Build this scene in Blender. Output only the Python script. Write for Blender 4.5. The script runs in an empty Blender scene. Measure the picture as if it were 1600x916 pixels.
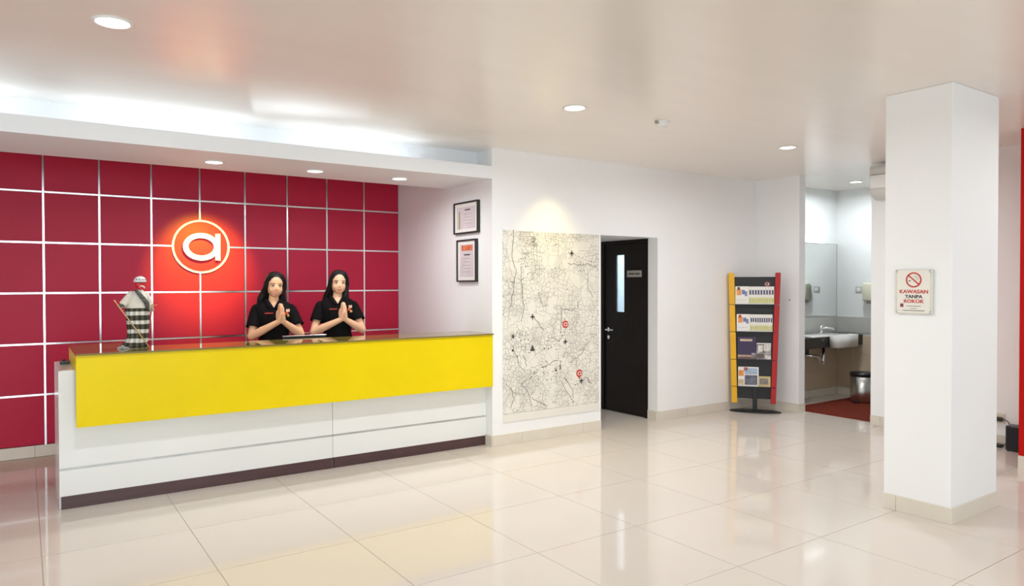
import bpy, bmesh, math, random
from mathutils import Vector, Matrix
random.seed(7)
PI = math.pi
scene = bpy.context.scene
C = scene.collection

# ------------------------------------------------------------------ camera, world, light, exposure
cam_data = bpy.data.cameras.new('camera')
cam = bpy.data.objects.new('camera', cam_data)
C.objects.link(cam)
F_PX, YAW, PITCH, ROLL = 1110.0, 0.603, 0.0138, -0.002
cam_data.sensor_width = 36.0
cam_data.lens = F_PX / 1600.0 * 36.0
cam_data.clip_end = 60
_fw = Vector((math.sin(YAW) * math.cos(PITCH), math.cos(YAW) * math.cos(PITCH), -math.sin(PITCH)))
_r = Vector((math.cos(YAW), -math.sin(YAW), 0))
_u = _r.cross(_fw)
_r2 = _r * math.cos(ROLL) + _u * math.sin(ROLL)
_u2 = _u * math.cos(ROLL) - _r * math.sin(ROLL)
m3 = Matrix((_r2, _u2, -_fw)).transposed()
cam.matrix_world = Matrix.Translation((0, 0, 1.5)) @ m3.to_4x4()
scene.camera = cam

world = bpy.data.worlds.new('sky')
scene.world = world
world.use_nodes = True
bg = world.node_tree.nodes['Background']
bg.inputs['Color'].default_value = (0.90, 0.96, 1.0, 1)
bg.inputs['Strength'].default_value = 0.55
scene.view_settings.view_transform = 'Standard'
scene.view_settings.look = 'None'
scene.view_settings.gamma = 1.0
scene.view_settings.exposure = -0.10
scene.cycles.max_bounces = 10
scene.cycles.diffuse_bounces = 6
scene.cycles.glossy_bounces = 5
scene.cycles.sample_clamp_indirect = 6.0
scene.cycles.caustics_reflective = False
scene.cycles.caustics_refractive = False


def area(name, loc, direction, sx, sy, watt, color=(1, 1, 1), spread=180, parent=None, shape='RECTANGLE'):
    d = bpy.data.lights.new(name, 'AREA')
    d.shape = shape
    d.size = sx
    d.size_y = sy
    d.energy = watt
    d.color = color
    d.spread = math.radians(spread)
    o = bpy.data.objects.new(name, d)
    C.objects.link(o)
    o.location = loc
    o.rotation_euler = Vector(direction).to_track_quat('-Z', 'Y').to_euler()
    if parent:
        o.parent = parent
    return o


def spot(name, loc, target, watt, color, angle, blend=0.6, radius=0.05, parent=None):
    d = bpy.data.lights.new(name, 'SPOT')
    d.energy = watt
    d.color = color
    d.spot_size = math.radians(angle)
    d.spot_blend = blend
    d.shadow_soft_size = radius
    o = bpy.data.objects.new(name, d)
    C.objects.link(o)
    o.location = loc
    o.rotation_euler = (Vector(target) - Vector(loc)).to_track_quat('-Z', 'Y').to_euler()
    if parent:
        o.parent = parent
    return o


# daylight through the two glazed sides of the lobby (behind the camera and on its left)
area('daylight_shopfront', (-0.4, -6.9, 1.36), (0, 1, 0), 7.6, 2.6, 320, (0.80, 0.92, 1.0))
area('daylight_side', (-4.3, 1.2, 1.35), (1, 0, 0), 10.0, 2.5, 76, (0.78, 0.91, 1.0))

# ------------------------------------------------------------------ materials
MATS = {}


def mat(name, color, rough=0.5, metal=0.0, spec=0.5, var=0.0, vscale=6.0, bump=0.0, bscale=60.0, coat=0.0, emit=None, estr=0.0, trans=0.0, stretch=None, ior=1.5):
    if name in MATS:
        return MATS[name]
    m = bpy.data.materials.new(name)
    m.use_nodes = True
    nt = m.node_tree
    b = nt.nodes['Principled BSDF']
    b.inputs['IOR'].default_value = ior
    b.inputs['Base Color'].default_value = (*color, 1)
    b.inputs['Roughness'].default_value = rough
    b.inputs['Metallic'].default_value = metal
    b.inputs['Specular IOR Level'].default_value = spec
    b.inputs['Coat Weight'].default_value = coat
    b.inputs['Coat Roughness'].default_value = 0.03
    b.inputs['Transmission Weight'].default_value = trans
    if emit:
        b.inputs['Emission Color'].default_value = (*emit, 1)
        b.inputs['Emission Strength'].default_value = estr
    if var or bump:
        tc = nt.nodes.new('ShaderNodeTexCoord')
        mp = nt.nodes.new('ShaderNodeMapping')
        if stretch:
            mp.inputs['Scale'].default_value = stretch
        nt.links.new(tc.outputs['Object'], mp.inputs['Vector'])
    if var:
        n = nt.nodes.new('ShaderNodeTexNoise')
        n.inputs['Scale'].default_value = vscale
        n.inputs['Detail'].default_value = 4
        r = nt.nodes.new('ShaderNodeValToRGB')
        r.color_ramp.elements[0].position = 0.3
        r.color_ramp.elements[1].position = 0.7
        r.color_ramp.elements[0].color = (*[max(0, c * (1 - var)) for c in color], 1)
        r.color_ramp.elements[1].color = (*[min(1, c * (1 + var)) for c in color], 1)
        nt.links.new(mp.outputs['Vector'], n.inputs['Vector'])
        nt.links.new(n.outputs['Fac'], r.inputs['Fac'])
        nt.links.new(r.outputs['Color'], b.inputs['Base Color'])
    if bump:
        n2 = nt.nodes.new('ShaderNodeTexNoise')
        n2.inputs['Scale'].default_value = bscale
        bp = nt.nodes.new('ShaderNodeBump')
        bp.inputs['Strength'].default_value = bump
        bp.inputs['Distance'].default_value = 0.002
        nt.links.new(mp.outputs['Vector'], n2.inputs['Vector'])
        nt.links.new(n2.outputs['Fac'], bp.inputs['Height'])
        nt.links.new(bp.outputs['Normal'], b.inputs['Normal'])
    MATS[name] = m
    return m


M_WALL = mat('white_wall_paint', (0.87, 0.88, 0.88), 0.55, var=0.012, vscale=1.5, bump=0.04, bscale=90)
M_CEIL = mat('ceiling_paint', (0.88, 0.82, 0.765), 0.23, var=0.012, vscale=1.2, bump=0.03, bscale=8, spec=0.5, stretch=(1, 5, 1), ior=1.62)
M_SOFF = mat('soffit_paint', (0.86, 0.88, 0.90), 0.5, var=0.01, vscale=1.5)
M_TILE = mat('polished_cream_tile', (0.67, 0.615, 0.555), 0.06, var=0.018, vscale=1.3, spec=0.32)
M_GROUT = mat('tile_grout', (0.50, 0.42, 0.34), 0.8, var=0.05, vscale=30)
M_BASE = mat('skirting_tile', (0.70, 0.65, 0.56), 0.3, var=0.03, vscale=5)
M_RED = mat('crimson_panel', (0.45, 0.015, 0.050), 0.40, var=0.035, vscale=2.5, spec=0.22, bump=0.03, bscale=14)
M_REDDARK = mat('panel_backing', (0.12, 0.012, 0.02), 0.7, var=0.05)
M_STEEL = mat('brushed_steel_strip', (0.86, 0.84, 0.85), 0.22, metal=1.0, var=0.03, vscale=40)
M_INLAY = mat('dull_silver_inlay', (0.50, 0.51, 0.50), 0.45, metal=0.6, var=0.12, vscale=5)
M_CHROME = mat('chrome', (0.82, 0.82, 0.82), 0.12, metal=1.0, var=0.02)
M_WHITEGLOSS = mat('white_laminate', (0.80, 0.81, 0.79), 0.16, var=0.008, vscale=3, spec=0.5)
M_YELLOW = mat('yellow_acrylic', (0.82, 0.63, 0.002), 0.3, var=0.03, vscale=2.5, spec=0.18)
M_PLINTH = mat('brown_plinth_laminate', (0.075, 0.035, 0.036), 0.35, var=0.15, vscale=14, stretch=(0.3, 1, 4))
M_GLASSTOP = mat('olive_glass', (0.20, 0.15, 0.03), 0.015, var=0.02, spec=0.7)
M_BLACK = mat('black_plastic', (0.012, 0.012, 0.013), 0.35, var=0.1)
M_BLACKFRAME = mat('black_frame_wood', (0.016, 0.014, 0.013), 0.4, var=0.1)
M_PAPER = mat('white_paper', (0.82, 0.80, 0.76), 0.6, var=0.01)
M_WHITE = mat('white_plastic', (0.82, 0.82, 0.80), 0.4, var=0.01)
M_DOOR = mat('dark_walnut_door', (0.011, 0.0075, 0.006), 0.42, var=0.25, vscale=9, stretch=(6, 6, 0.6), spec=0.2)
M_FROST = mat('frosted_pane', (0.60, 0.72, 0.80), 0.45, trans=0.9, var=0.01)
M_GREYPLATE = mat('grey_name_plate', (0.36, 0.33, 0.30), 0.4, var=0.03)
M_DARKTXT = mat('dark_print', (0.05, 0.045, 0.045), 0.6, var=0.05)
M_GREYTXT = mat('grey_print', (0.33, 0.31, 0.30), 0.6, var=0.05)
M_REDTXT = mat('red_print', (0.55, 0.045, 0.03), 0.5, var=0.03)
M_REDBRIGHT = mat('bright_red_paint', (0.50, 0.006, 0.004), 0.4, var=0.04, vscale=4, spec=0.12)
M_RACKYEL = mat('yellow_rack_rail', (0.80, 0.44, 0.01), 0.35, var=0.03)
M_RACKRED = mat('red_rack_rail', (0.42, 0.012, 0.012), 0.35, var=0.04)
M_RACKBLK = mat('black_rack_board', (0.014, 0.014, 0.016), 0.45, var=0.1)
M_SKIN = mat('skin', (0.74, 0.42, 0.235), 0.45, var=0.03, vscale=10)
M_SKIN2 = mat('fair_skin', (0.77, 0.46, 0.285), 0.45, var=0.03, vscale=10)
M_HAIR = mat('black_hair', (0.006, 0.0045, 0.0045), 0.42, spec=0.22, var=0.3, vscale=30, stretch=(6, 6, 0.6), bump=0.5, bscale=40)
M_POLO = mat('black_polo_cloth', (0.0055, 0.0045, 0.0050), 0.85, var=0.2, vscale=60, bump=0.3, bscale=300, spec=0.12)
M_LIPS = mat('rose_lips', (0.50, 0.13, 0.12), 0.4, var=0.04)
M_EYEW = mat('eye_white', (0.70, 0.66, 0.62), 0.3, var=0.02)
M_IRIS = mat('dark_iris', (0.012, 0.008, 0.006), 0.15, var=0.1)
M_TEETH = mat('teeth', (0.80, 0.76, 0.70), 0.3, var=0.02)
M_LAMP = mat('lamp_lens', (0.9, 0.9, 0.88), 0.4, emit=(1.0, 0.98, 0.93), estr=9.0)
M_TUBE = mat('cove_tube_glow', (0.9, 0.9, 0.9), 0.4, emit=(0.93, 0.97, 1.0), estr=2.5)
M_BATHLAMP = mat('mirror_lamp_glow', (0.9, 0.9, 0.9), 0.4, emit=(0.95, 0.99, 1.0), estr=1.9)
M_MIRROR = mat('mirror_glass', (0.86, 0.89, 0.88), 0.0, metal=1.0)
M_CERAMIC = mat('white_ceramic', (0.84, 0.84, 0.82), 0.12, var=0.01)
M_GRANITE = mat('dark_granite', (0.02, 0.022, 0.024), 0.2, var=0.4, vscale=80)
M_BTILE = mat('taupe_wall_tile', (0.62, 0.50, 0.37), 0.3, var=0.05, vscale=4)
M_SPLASH = mat('grey_splash_tile', (0.50, 0.50, 0.47), 0.3, var=0.03, vscale=5)
M_MAT = mat('red_brown_carpet', (0.16, 0.028, 0.016), 0.95, var=0.25, vscale=50, bump=0.6, bscale=220, spec=0.1)
M_IVORY = mat('ivory_plastic', (0.72, 0.70, 0.56), 0.4, var=0.02)


# ------------------------------------------------------------------ mesh helpers
def obj(name, bm, m, parent=None, smooth=False, label=None):
    me = bpy.data.meshes.new(name)
    bmesh.ops.recalc_face_normals(bm, faces=bm.faces)
    bm.to_mesh(me)
    bm.free()
    if m:
        for mm in (m if isinstance(m, (list, tuple)) else [m]):
            me.materials.append(mm)
    if smooth:
        for p in me.polygons:
            p.use_smooth = True
    o = bpy.data.objects.new(name, me)
    C.objects.link(o)
    if parent:
        o.parent = parent
    if label:
        o['label'] = label
    return o


def tag(o, label, cat, group=None):
    o['label'] = label
    o['category'] = cat
    if group:
        o['group'] = group
    return o


def struct(o):
    o['kind'] = 'structure'
    return o


def empty(name, loc=(0, 0, 0), rz=0.0, label=None, cat=None, group=None):
    o = bpy.data.objects.new(name, None)
    o.empty_display_size = 0.1
    C.objects.link(o)
    o.location = loc
    o.rotation_euler = (0, 0, rz)
    if label:
        tag(o, label, cat, group)
    return o


def box(bm, x0, x1, y0, y1, z0, z1, M=None, bevel=0.0):
    r = bmesh.ops.create_cube(bm, size=1.0)
    T = Matrix.Translation(((x0 + x1) / 2, (y0 + y1) / 2, (z0 + z1) / 2)) @ Matrix.Diagonal((abs(x1 - x0), abs(y1 - y0), abs(z1 - z0), 1))
    vs = r['verts']
    bmesh.ops.transform(bm, matrix=(M @ T) if M else T, verts=vs)
    if bevel:
        es = list({e for v in vs for e in v.link_edges})
        bmesh.ops.bevel(bm, geom=es, offset=bevel, segments=2, affect='EDGES', profile=0.5)
    return vs


def B(*a, **k):
    bm = bmesh.new()
    box(bm, *a, **k)
    return bm


def frame_of(p0, p1):
    d = (Vector(p1) - Vector(p0))
    L = d.length
    q = d.to_track_quat('Z', 'Y').to_matrix().to_4x4()
    return Matrix.Translation(p0) @ q, L


def lathe(bm, prof, n=20, M=None):
    """revolve [(r, z)] about z"""
    rings = []
    for r, z in prof:
        if r < 1e-6:
            v = bm.verts.new((0, 0, z))
            rings.append([v])
        else:
            rings.append([bm.verts.new((r * math.cos(2 * PI * i / n), r * math.sin(2 * PI * i / n), z)) for i in range(n)])
    for a, b in zip(rings, rings[1:]):
        for i in range(n):
            j = (i + 1) % n
            if len(a) == 1 and len(b) == 1:
                continue
            if len(a) == 1:
                bm.faces.new((a[0], b[i], b[j]))
            elif len(b) == 1:
                bm.faces.new((a[i], a[j], b[0]))
            else:
                bm.faces.new((a[i], a[j], b[j], b[i]))
    if len(rings[0]) > 1:
        bm.faces.new(list(reversed(rings[0])))
    if len(rings[-1]) > 1:
        bm.faces.new(rings[-1])
    vs = [v for rr in rings for v in rr]
    if M:
        bmesh.ops.transform(bm, matrix=M, verts=vs)
    return vs


def cyl(bm, p0, p1, r0, r1=None, n=16):
    M, L = frame_of(p0, p1)
    return lathe(bm, [(r0, 0), (r0 if r1 is None else r1, L)], n, M)


def rcone(bm, p0, r0, p1, r1, n=14, k=5):
    """tapered capsule"""
    M, L = frame_of(p0, p1)
    prof = []
    for i in range(k + 1):
        a = -PI / 2 + PI / 2 * i / k
        prof.append((r0 * math.cos(a) if i else 0, r0 * math.sin(a)))
    for i in range(k + 1):
        a = PI / 2 * i / k
        prof.append((r1 * math.cos(a) if i < k else 0, L + r1 * math.sin(a)))
    return lathe(bm, prof, n, M)


def chain(bm, pts, n=14):
    for (p0, r0), (p1, r1) in zip(pts, pts[1:]):
        rcone(bm, p0, r0, p1, r1, n)


def ell(bm, c, rx, ry, rz, M=None, n=20, k=12):
    prof = [(math.sin(PI * i / k) if 0 < i < k else 0, -math.cos(PI * i / k)) for i in range(k + 1)]
    T = Matrix.Translation(c) @ Matrix.Diagonal((rx, ry, rz, 1))
    return lathe(bm, prof, n, (M @ T) if M else T)


def tube(bm, pts, r, n=8):
    """swept tube along a polyline"""
    pts = [Vector(p) for p in pts]
    rings = []
    up = Vector((0.13, 0.31, 0.94))
    for i, p in enumerate(pts):
        t = (pts[min(i + 1, len(pts) - 1)] - pts[max(i - 1, 0)]).normalized()
        a = t.cross(up).normalized()
        b = t.cross(a)
        rr = r[i] if isinstance(r, (list, tuple)) else r
        rings.append([bm.verts.new(p + (a * math.cos(2 * PI * j / n) + b * math.sin(2 * PI * j / n)) * rr) for j in range(n)])
    for A, Bq in zip(rings, rings[1:]):
        for j in range(n):
            bm.faces.new((A[j], A[(j + 1) % n], Bq[(j + 1) % n], Bq[j]))
    bm.faces.new(rings[0])
    bm.faces.new(list(reversed(rings[-1])))


def bez(p0, p1, p2, p3, n=12):
    p0, p1, p2, p3 = map(Vector, (p0, p1, p2, p3))
    return [p0 * (1 - t) ** 3 + p1 * 3 * t * (1 - t) ** 2 + p2 * 3 * t * t * (1 - t) + p3 * t ** 3 for t in [i / n for i in range(n + 1)]]


def prism(bm, pts2, d0, d1, M=None):
    """extrude a closed 2D outline [(x, z)] along y from d0 to d1"""
    a = [bm.verts.new((x, d0, z)) for x, z in pts2]
    b = [bm.verts.new((x, d1, z)) for x, z in pts2]
    n = len(a)
    bm.faces.new(a)
    bm.faces.new(list(reversed(b)))
    for i in range(n):
        bm.faces.new((a[i], b[i], b[(i + 1) % n], a[(i + 1) % n]))
    if M:
        bmesh.ops.transform(bm, matrix=M, verts=a + b)


def ring2(bm, cx, cz, a0, b0, a1, b1, d0, d1, n=48, M=None):
    """elliptical ring plate in the xz plane: outer (a0,b0), inner (a1,b1), thickness d0..d1 along y"""
    V = []
    for (a, b, d) in ((a0, b0, d0), (a1, b1, d0), (a1, b1, d1), (a0, b0, d1)):
        V.append([bm.verts.new((cx + a * math.cos(2 * PI * i / n), d, cz + b * math.sin(2 * PI * i / n))) for i in range(n)])
    for k in range(4):
        A, Bq = V[k], V[(k + 1) % 4]
        for i in range(n):
            j = (i + 1) % n
            bm.faces.new((A[i], A[j], Bq[j], Bq[i]))
    if M:
        bmesh.ops.transform(bm, matrix=M, verts=[v for r in V for v in r])


def letter_a(bm, cx, cz, w, d0, d1, M=None):
    """single-storey letter a: an elliptical bowl and a straight stem at its right"""
    s = w / 0.335
    ring2(bm, cx - 0.0045 * s, cz, 0.163 * s, 0.1325 * s, 0.116 * s, 0.0845 * s, d0, d1, 40, M)
    box(bm, cx + 0.1245 * s, cx + 0.1675 * s, d0, d1, cz - 0.129 * s, cz + 0.129 * s, M)


def text(name, s, size, m, M, parent=None, depth=0.001, bold=0.0, align='CENTER', sx=1.0):
    cu = bpy.data.curves.new(name, 'FONT')
    cu.body = s
    cu.size = size
    cu.align_x = align
    cu.align_y = 'CENTER'
    cu.extrude = depth / 2
    cu.offset = bold
    cu.resolution_u = 3
    t = bpy.data.objects.new(name, cu)
    C.objects.link(t)
    dg = bpy.context.evaluated_depsgraph_get()
    me = bpy.data.meshes.new_from_object(t.evaluated_get(dg))
    bpy.data.objects.remove(t)
    me.transform(M @ Matrix.Diagonal((sx, 1, 1, 1)))
    me.materials.clear()
    me.materials.append(m)
    me.name = name
    o = bpy.data.objects.new(name, me)
    C.objects.link(o)
    if parent:
        o.parent = parent
    return o


# text facing -Y (reads along +X) and text facing -X (reads along -Y)
def face_my(x, y, z):
    return Matrix.Translation((x, y, z)) @ Matrix.Rotation(PI / 2, 4, 'X')


def face_mx(x, y, z):
    return Matrix.Translation((x, y, z)) @ Matrix.Rotation(-PI / 2, 4, 'Z') @ Matrix.Rotation(PI / 2, 4, 'X')


# main planes of the room (metres; camera stands at x=0, y=0)
YM, YC, YR, XM, XS = 5.4545, 5.5633, 7.397, 3.535, 7.367
ZC, ZS, ZF, YRI = 2.7357, 2.4537, 2.569, 5.719
SOFF_BACK = 6.302
TP = 0.757           # floor tile pitch
TX0, TY0 = 0.073, 2.402

# ------------------------------------------------------------------ floor
floor = struct(obj('floor', B(-4.5, 9.3, -3.66, 7.6, -0.06, -0.0035), M_GROUT))
struct(obj('floor_entrance', B(-4.5, 9.3, -7.2, -3.661, -0.06, 0.0), M_TILE))
tile_me = None
for i in range(-6, 12):
    for j in range(-8, 7):
        x0, y0 = TX0 + i * TP, TY0 + j * TP
        if y0 + TP > 7.7 or x0 + TP > 9.4 or x0 < -4.5:
            continue
        if y0 > YM and XM < x0 < XS - TP and not (4.3 < x0 < 5.7):
            continue
        if y0 < -0.9 and x0 > 7.4:
            continue
        if tile_me is None:
            t = obj('tile', B(0, TP - 0.0035, 0, TP - 0.0035, -0.012, 0.0), M_TILE, floor)
            tile_me = t.data
        else:
            t = bpy.data.objects.new('tile', tile_me)
            C.objects.link(t)
            t.parent = floor
        t.location = (x0, y0, 0)

# ------------------------------------------------------------------ ceiling
struct(obj('ceiling', B(-4.5, 9.3, -7.2, 7.6, ZC, ZC + 0.12), M_CEIL))
# dropped soffit over the reception with a trough for the cove light
bm = bmesh.new()
prof = [(YM, ZS), (SOFF_BACK, ZS), (SOFF_BACK, ZS + 0.08), (YRI + 0.10, ZS + 0.08), (YRI + 0.10, ZC), (YRI, ZC), (YRI, ZS + 0.03), (YM + 0.035, ZS + 0.03), (YM + 0.035, ZF), (YM, ZF)]
a = [bm.verts.new((-4.5, y, z)) for y, z in prof]
b = [bm.verts.new((XM, y, z)) for y, z in prof]
for i in range(len(a)):
    j = (i + 1) % len(a)
    bm.faces.new((a[i], a[j], b[j], b[i]))
bm.faces.new(a)
struct(obj('ceiling_soffit', bm, M_SOFF))

# ------------------------------------------------------------------ walls
# back wall of the reception alcove: a grid of crimson panels with steel strips in the joints
wall_back = struct(obj('wall_back', B(-4.5, XM + 0.1, YR + 0.014, YR + 0.16, 0, ZC), M_REDDARK))
PX = [0.152 + 0.4226 * k for k in range(-3, 8)] + [XM]
PZ = [0.098, 0.5395, 0.981, 1.4215, 1.8615, 2.302, ZC - 0.002]
G = 0.009
RC = (1.428, 1.860)      # logo ring centre, radius
RR = 0.256
pan = {}
for i in range(len(PX) - 1):
    for j in range(len(PZ) - 1):
        w, h = PX[i + 1] - PX[i], PZ[j + 1] - PZ[j]
        key = (round(w, 3), round(h, 3))
        if key not in pan:
            o = obj('panel', B(G, w - G, 0, 0.014, G, h - G, bevel=0.002), M_RED, wall_back)
            pan[key] = o.data
        else:
            o = bpy.data.objects.new('panel', pan[key])
            C.objects.link(o)
            o.parent = wall_back
        o.location = (PX[i], YR, PZ[j])
S2 = 0.0075
for x in PX[:-1]:
    segs = [(0.098, ZC - 0.002)]
    if abs(x - RC[0]) < 0.05:
        segs = [(0.098, RC[1] - RR), (RC[1] + RR, ZC - 0.002)]
    for z0, z1 in segs:
        obj('steel_strip', B(x - S2, x + S2, YR - 0.002, YR + 0.013, z0, z1), M_STEEL, wall_back)
obj('steel_strip', B(XM - 0.012, XM - 0.001, YR - 0.002, YR + 0.013, 0.098, ZC - 0.002), M_STEEL, wall_back)
for z in PZ[1:-1]:
    segs = [(PX[0], XM - 0.012)]
    if abs(z - RC[1]) < 0.05:
        segs = [(PX[0], RC[0] - RR), (RC[0] + RR, XM - 0.012)]
    for x0, x1 in segs:
        obj('steel_strip', B(x0, x1, YR - 0.003, YR + 0.012, z - S2, z + S2), M_STEEL, wall_back)

# wall with the map and the door niche, joined to the side wall of the alcove
bm = bmesh.new()
box(bm, XM, 4.853, YM, 5.60, 0, ZC)
box(bm, 4.853, 5.675, YM, 5.60, 1.990, ZC)
box(bm, 5.675, XS, YM, 5.60, 0, ZC)
wall_center = struct(obj('wall_center', bm, M_WALL))
struct(obj('wall_alcove', B(XM, XM + 0.14, 5.60, YR + 0.014, 0, ZC), M_WALL))
bm = bmesh.new()
box(bm, 4.74, 4.853, 5.60, 6.56, 0, 2.10)
box(bm, 4.853, 5.675, 6.45, 6.56, 0, 2.10)
box(bm, 4.853, 5.675, 5.60, 6.45, 1.990, 2.10)
struct(obj('wall_niche', bm, M_WALL))
# store room behind the niche door
bm = bmesh.new()
box(bm, 5.675, 5.775, 6.362, 6.56, 0, 2.4)
box(bm, 5.675, 5.775, 5.60, 6.362, 1.990, 2.4)
box(bm, 5.775, 7.0, 6.46, 6.56, 0, 2.4)
box(bm, 7.0, 7.1, 5.60, 6.56, 0, 2.4)
box(bm, 5.675, 7.1, 5.60, 6.56, 2.4, 2.5)
struct(obj('wall_storeroom', bm, M_WALL))
area('storeroom_light', (6.4, 6.03, 2.30), (-0.35, 0, -1), 0.5, 0.5, 34, (0.85, 0.93, 1.0))

# wall facing -X with the bathroom opening
bm = bmesh.new()
box(bm, XS, 7.480, 4.865, 5.60, 0, ZC)
box(bm, XS, 7.480, -7.2, 4.022, 0, ZC)
struct(obj('wall_right', bm, M_WALL))
# bathroom
M_BWALL = mat('bathroom_white_paint', (0.80, 0.82, 0.82), 0.45, var=0.01)
struct(obj('wall_bathroom_back', B(7.480, 9.25, 5.435, 5.56, 0, ZC), M_BWALL))
struct(obj('wall_bathroom_side', B(9.085, 9.25, 2.4, 5.435, 0, ZC), M_BWALL))
struct(obj('wall_bathroom_front', B(7.480, 9.25, 2.3, 2.4, 0, ZC), M_BWALL))

# square pillar
pillar = struct(obj('pillar', B(4.722, 5.372, 2.070, 2.488, 0, ZC, bevel=0.006), M_WALL))
# red pier at the far edge
pier = struct(obj('pillar_red', B(6.615, 7.366, 1.60, 2.395, 0.0, ZC, bevel=0.004), M_REDBRIGHT))

# skirting tiles
def skirting(name, segs):
    """segs: (axis, fixed, a0, a1, sign): the face is proud of the wall by 12 mm towards sign"""
    root = None
    for ax, f, a0, a1, s in segs:
        cuts = [a0]
        base = TX0 if ax == 'x' else TY0
        k = math.ceil((a0 + 0.03 - base) / TP)
        while base + k * TP < a1 - 0.03:
            cuts.append(base + k * TP)
            k += 1
        cuts.append(a1)
        for c0, c1 in zip(cuts, cuts[1:]):
            f0, f1 = sorted((f, f + s * 0.012))
            if ax == 'x':
                bm = B(c0 + 0.001, c1 - 0.001, f0, f1, 0, 0.100, bevel=0.0015)
            else:
                bm = B(f0, f1, c0 + 0.001, c1 - 0.001, 0, 0.100, bevel=0.0015)
            if root is None:
                root = struct(empty(name))
            obj('tile', bm, M_BASE, root)
    return root


skirting('baseboard_back', [('x', YR + 0.014, -4.4, XM - 0.014, -1), ('y', XM, 5.58, YR, -1)])
skirting('baseboard_center', [('x', YM, XM, 4.852, -1), ('x', YM, 5.676, XS - 0.013, -1), ('y', 5.675, YM, 5.596, -1), ('y', XM, YM - 0.012, 5.561, -1)])
skirting('baseboard_right', [('y', XS, 4.866, YM - 0.001, -1), ('y', XS, 2.40, 4.021, -1), ('y', XS, -3.5, 1.59, -1), ('x', 4.865, XS - 0.011, 7.478, -1)])
skirting('baseboard_pillar', [('y', 4.722, 2.058, 2.488, -1), ('x', 2.070, 4.711, 5.384, -1), ('y', 5.372, 2.058, 2.488, 1)])
skirting('baseboard_red_pillar', [('y', 6.615, 1.6, 2.395, -1)])
skirting('baseboard_bathroom', [('x', 5.420, 7.482, 9.06, -1), ('y', 9.070, 2.42, 5.40, -1)])

# ------------------------------------------------------------------ reception counter
cx0, cx1 = 0.187, XM - 0.001
counter = empty('reception_counter', (1.8, 5.9, 0), 0, 'long white reception counter with yellow front panel and dark glass top', 'counter')


def cpart(name, bm, m, label=None, smooth=False):
    o = obj(name, bm, m, counter, smooth, label)
    o.matrix_parent_inverse = Matrix.Translation((-1.8, -5.9, 0))
    return o


SEAM = 2.061
for x0, x1 in ((cx0, SEAM - 0.0015), (SEAM + 0.0015, cx1)):
    cpart('front_panel', B(x0, x1, YC, YC + 0.02, 0.274, 0.923, bevel=0.0015), M_WHITEGLOSS)
    cpart('kick_panel', B(x0, x1, YC, YC + 0.02, 0.086, 0.258, bevel=0.0015), M_WHITEGLOSS)
    cpart('inlay_strip', B(x0, x1, YC + 0.002, YC + 0.02, 0.258, 0.274), M_INLAY, 'thin silver inlay strip')
    cpart('plinth', B(x0 + 0.010, x1, YC + 0.001, YC + 0.03, 0.0, 0.0855), M_PLINTH, 'dark brown plinth')
cpart('body', B(cx0 + 0.02, cx1, YC + 0.0305, 5.98, 0.0, 0.90), M_WHITEGLOSS)
cpart('end_panel', B(cx0, cx0 + 0.0195, YC + 0.0205, 6.275, 0.0, 0.923, bevel=0.0015), M_WHITEGLOSS)
cpart('return_cabinet', B(cx0 + 0.02, 0.72, 5.981, 6.275, 0.0, 0.90), M_WHITEGLOSS)
cpart('worktop', B(cx0 + 0.02, cx1, YC + 0.0205, 5.98, 0.9005, 0.925, bevel=0.001), M_WHITEGLOSS)
cpart('return_worktop', B(cx0 + 0.02, 0.72, 5.9805, 6.275, 0.9005, 0.925, bevel=0.001), M_WHITEGLOSS)
cpart('yellow_front', B(0.281, cx1, 5.442, 5.466, 0.556, 1.029, bevel=0.002), M_YELLOW, 'glossy yellow front panel')
cpart('riser', B(0.300, cx1, 5.467, 5.60, 0.9255, 1.029), M_YELLOW)
cpart('riser_end', B(0.281, 0.300, 5.467, 6.275, 0.9255, 1.029), M_YELLOW, 'yellow end of the raised ledge')
cpart('bracket', B(0.40, cx1, 5.467, 5.560, 0.62, 0.72), M_WHITEGLOSS)
bm = bmesh.new()
pts = [(0.279, 5.425), (cx1, 5.425), (cx1, 5.875), (0.735, 5.875), (0.70, 6.285), (0.279, 6.285)]
lo = [bm.verts.new((x, y, 1.0295)) for x, y in pts]
hi = [bm.verts.new((x, y, 1.0415)) for x, y in pts]
bm.faces.new(lo)
bm.faces.new(hi)
for i in range(6):
    bm.faces.new((lo[i], lo[(i + 1) % 6], hi[(i + 1) % 6], hi[i]))
cpart('glass_top', bm, M_GLASSTOP, 'dark reflective glass top')
cpart('rear_support', B(0.74, cx1, 5.845, 5.865, 0.9255, 1.0293), M_YELLOW)
GT = 1.0415

# small black connector on the low end of the counter
o = empty('cable_connector', (0.245, 6.02, 0.925), 0, 'small black connector lying on the low end of the counter', 'connector')
bm = bmesh.new()
box(bm, -0.032, 0.030, -0.020, 0.020, 0, 0.024, bevel=0.005)
obj('housing', bm, M_BLACK, o)
bm = bmesh.new()
cyl(bm, (-0.008, 0, 0.0242), (-0.008, 0, 0.036), 0.009)
obj('button', bm, M_BLACK, o)
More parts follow.
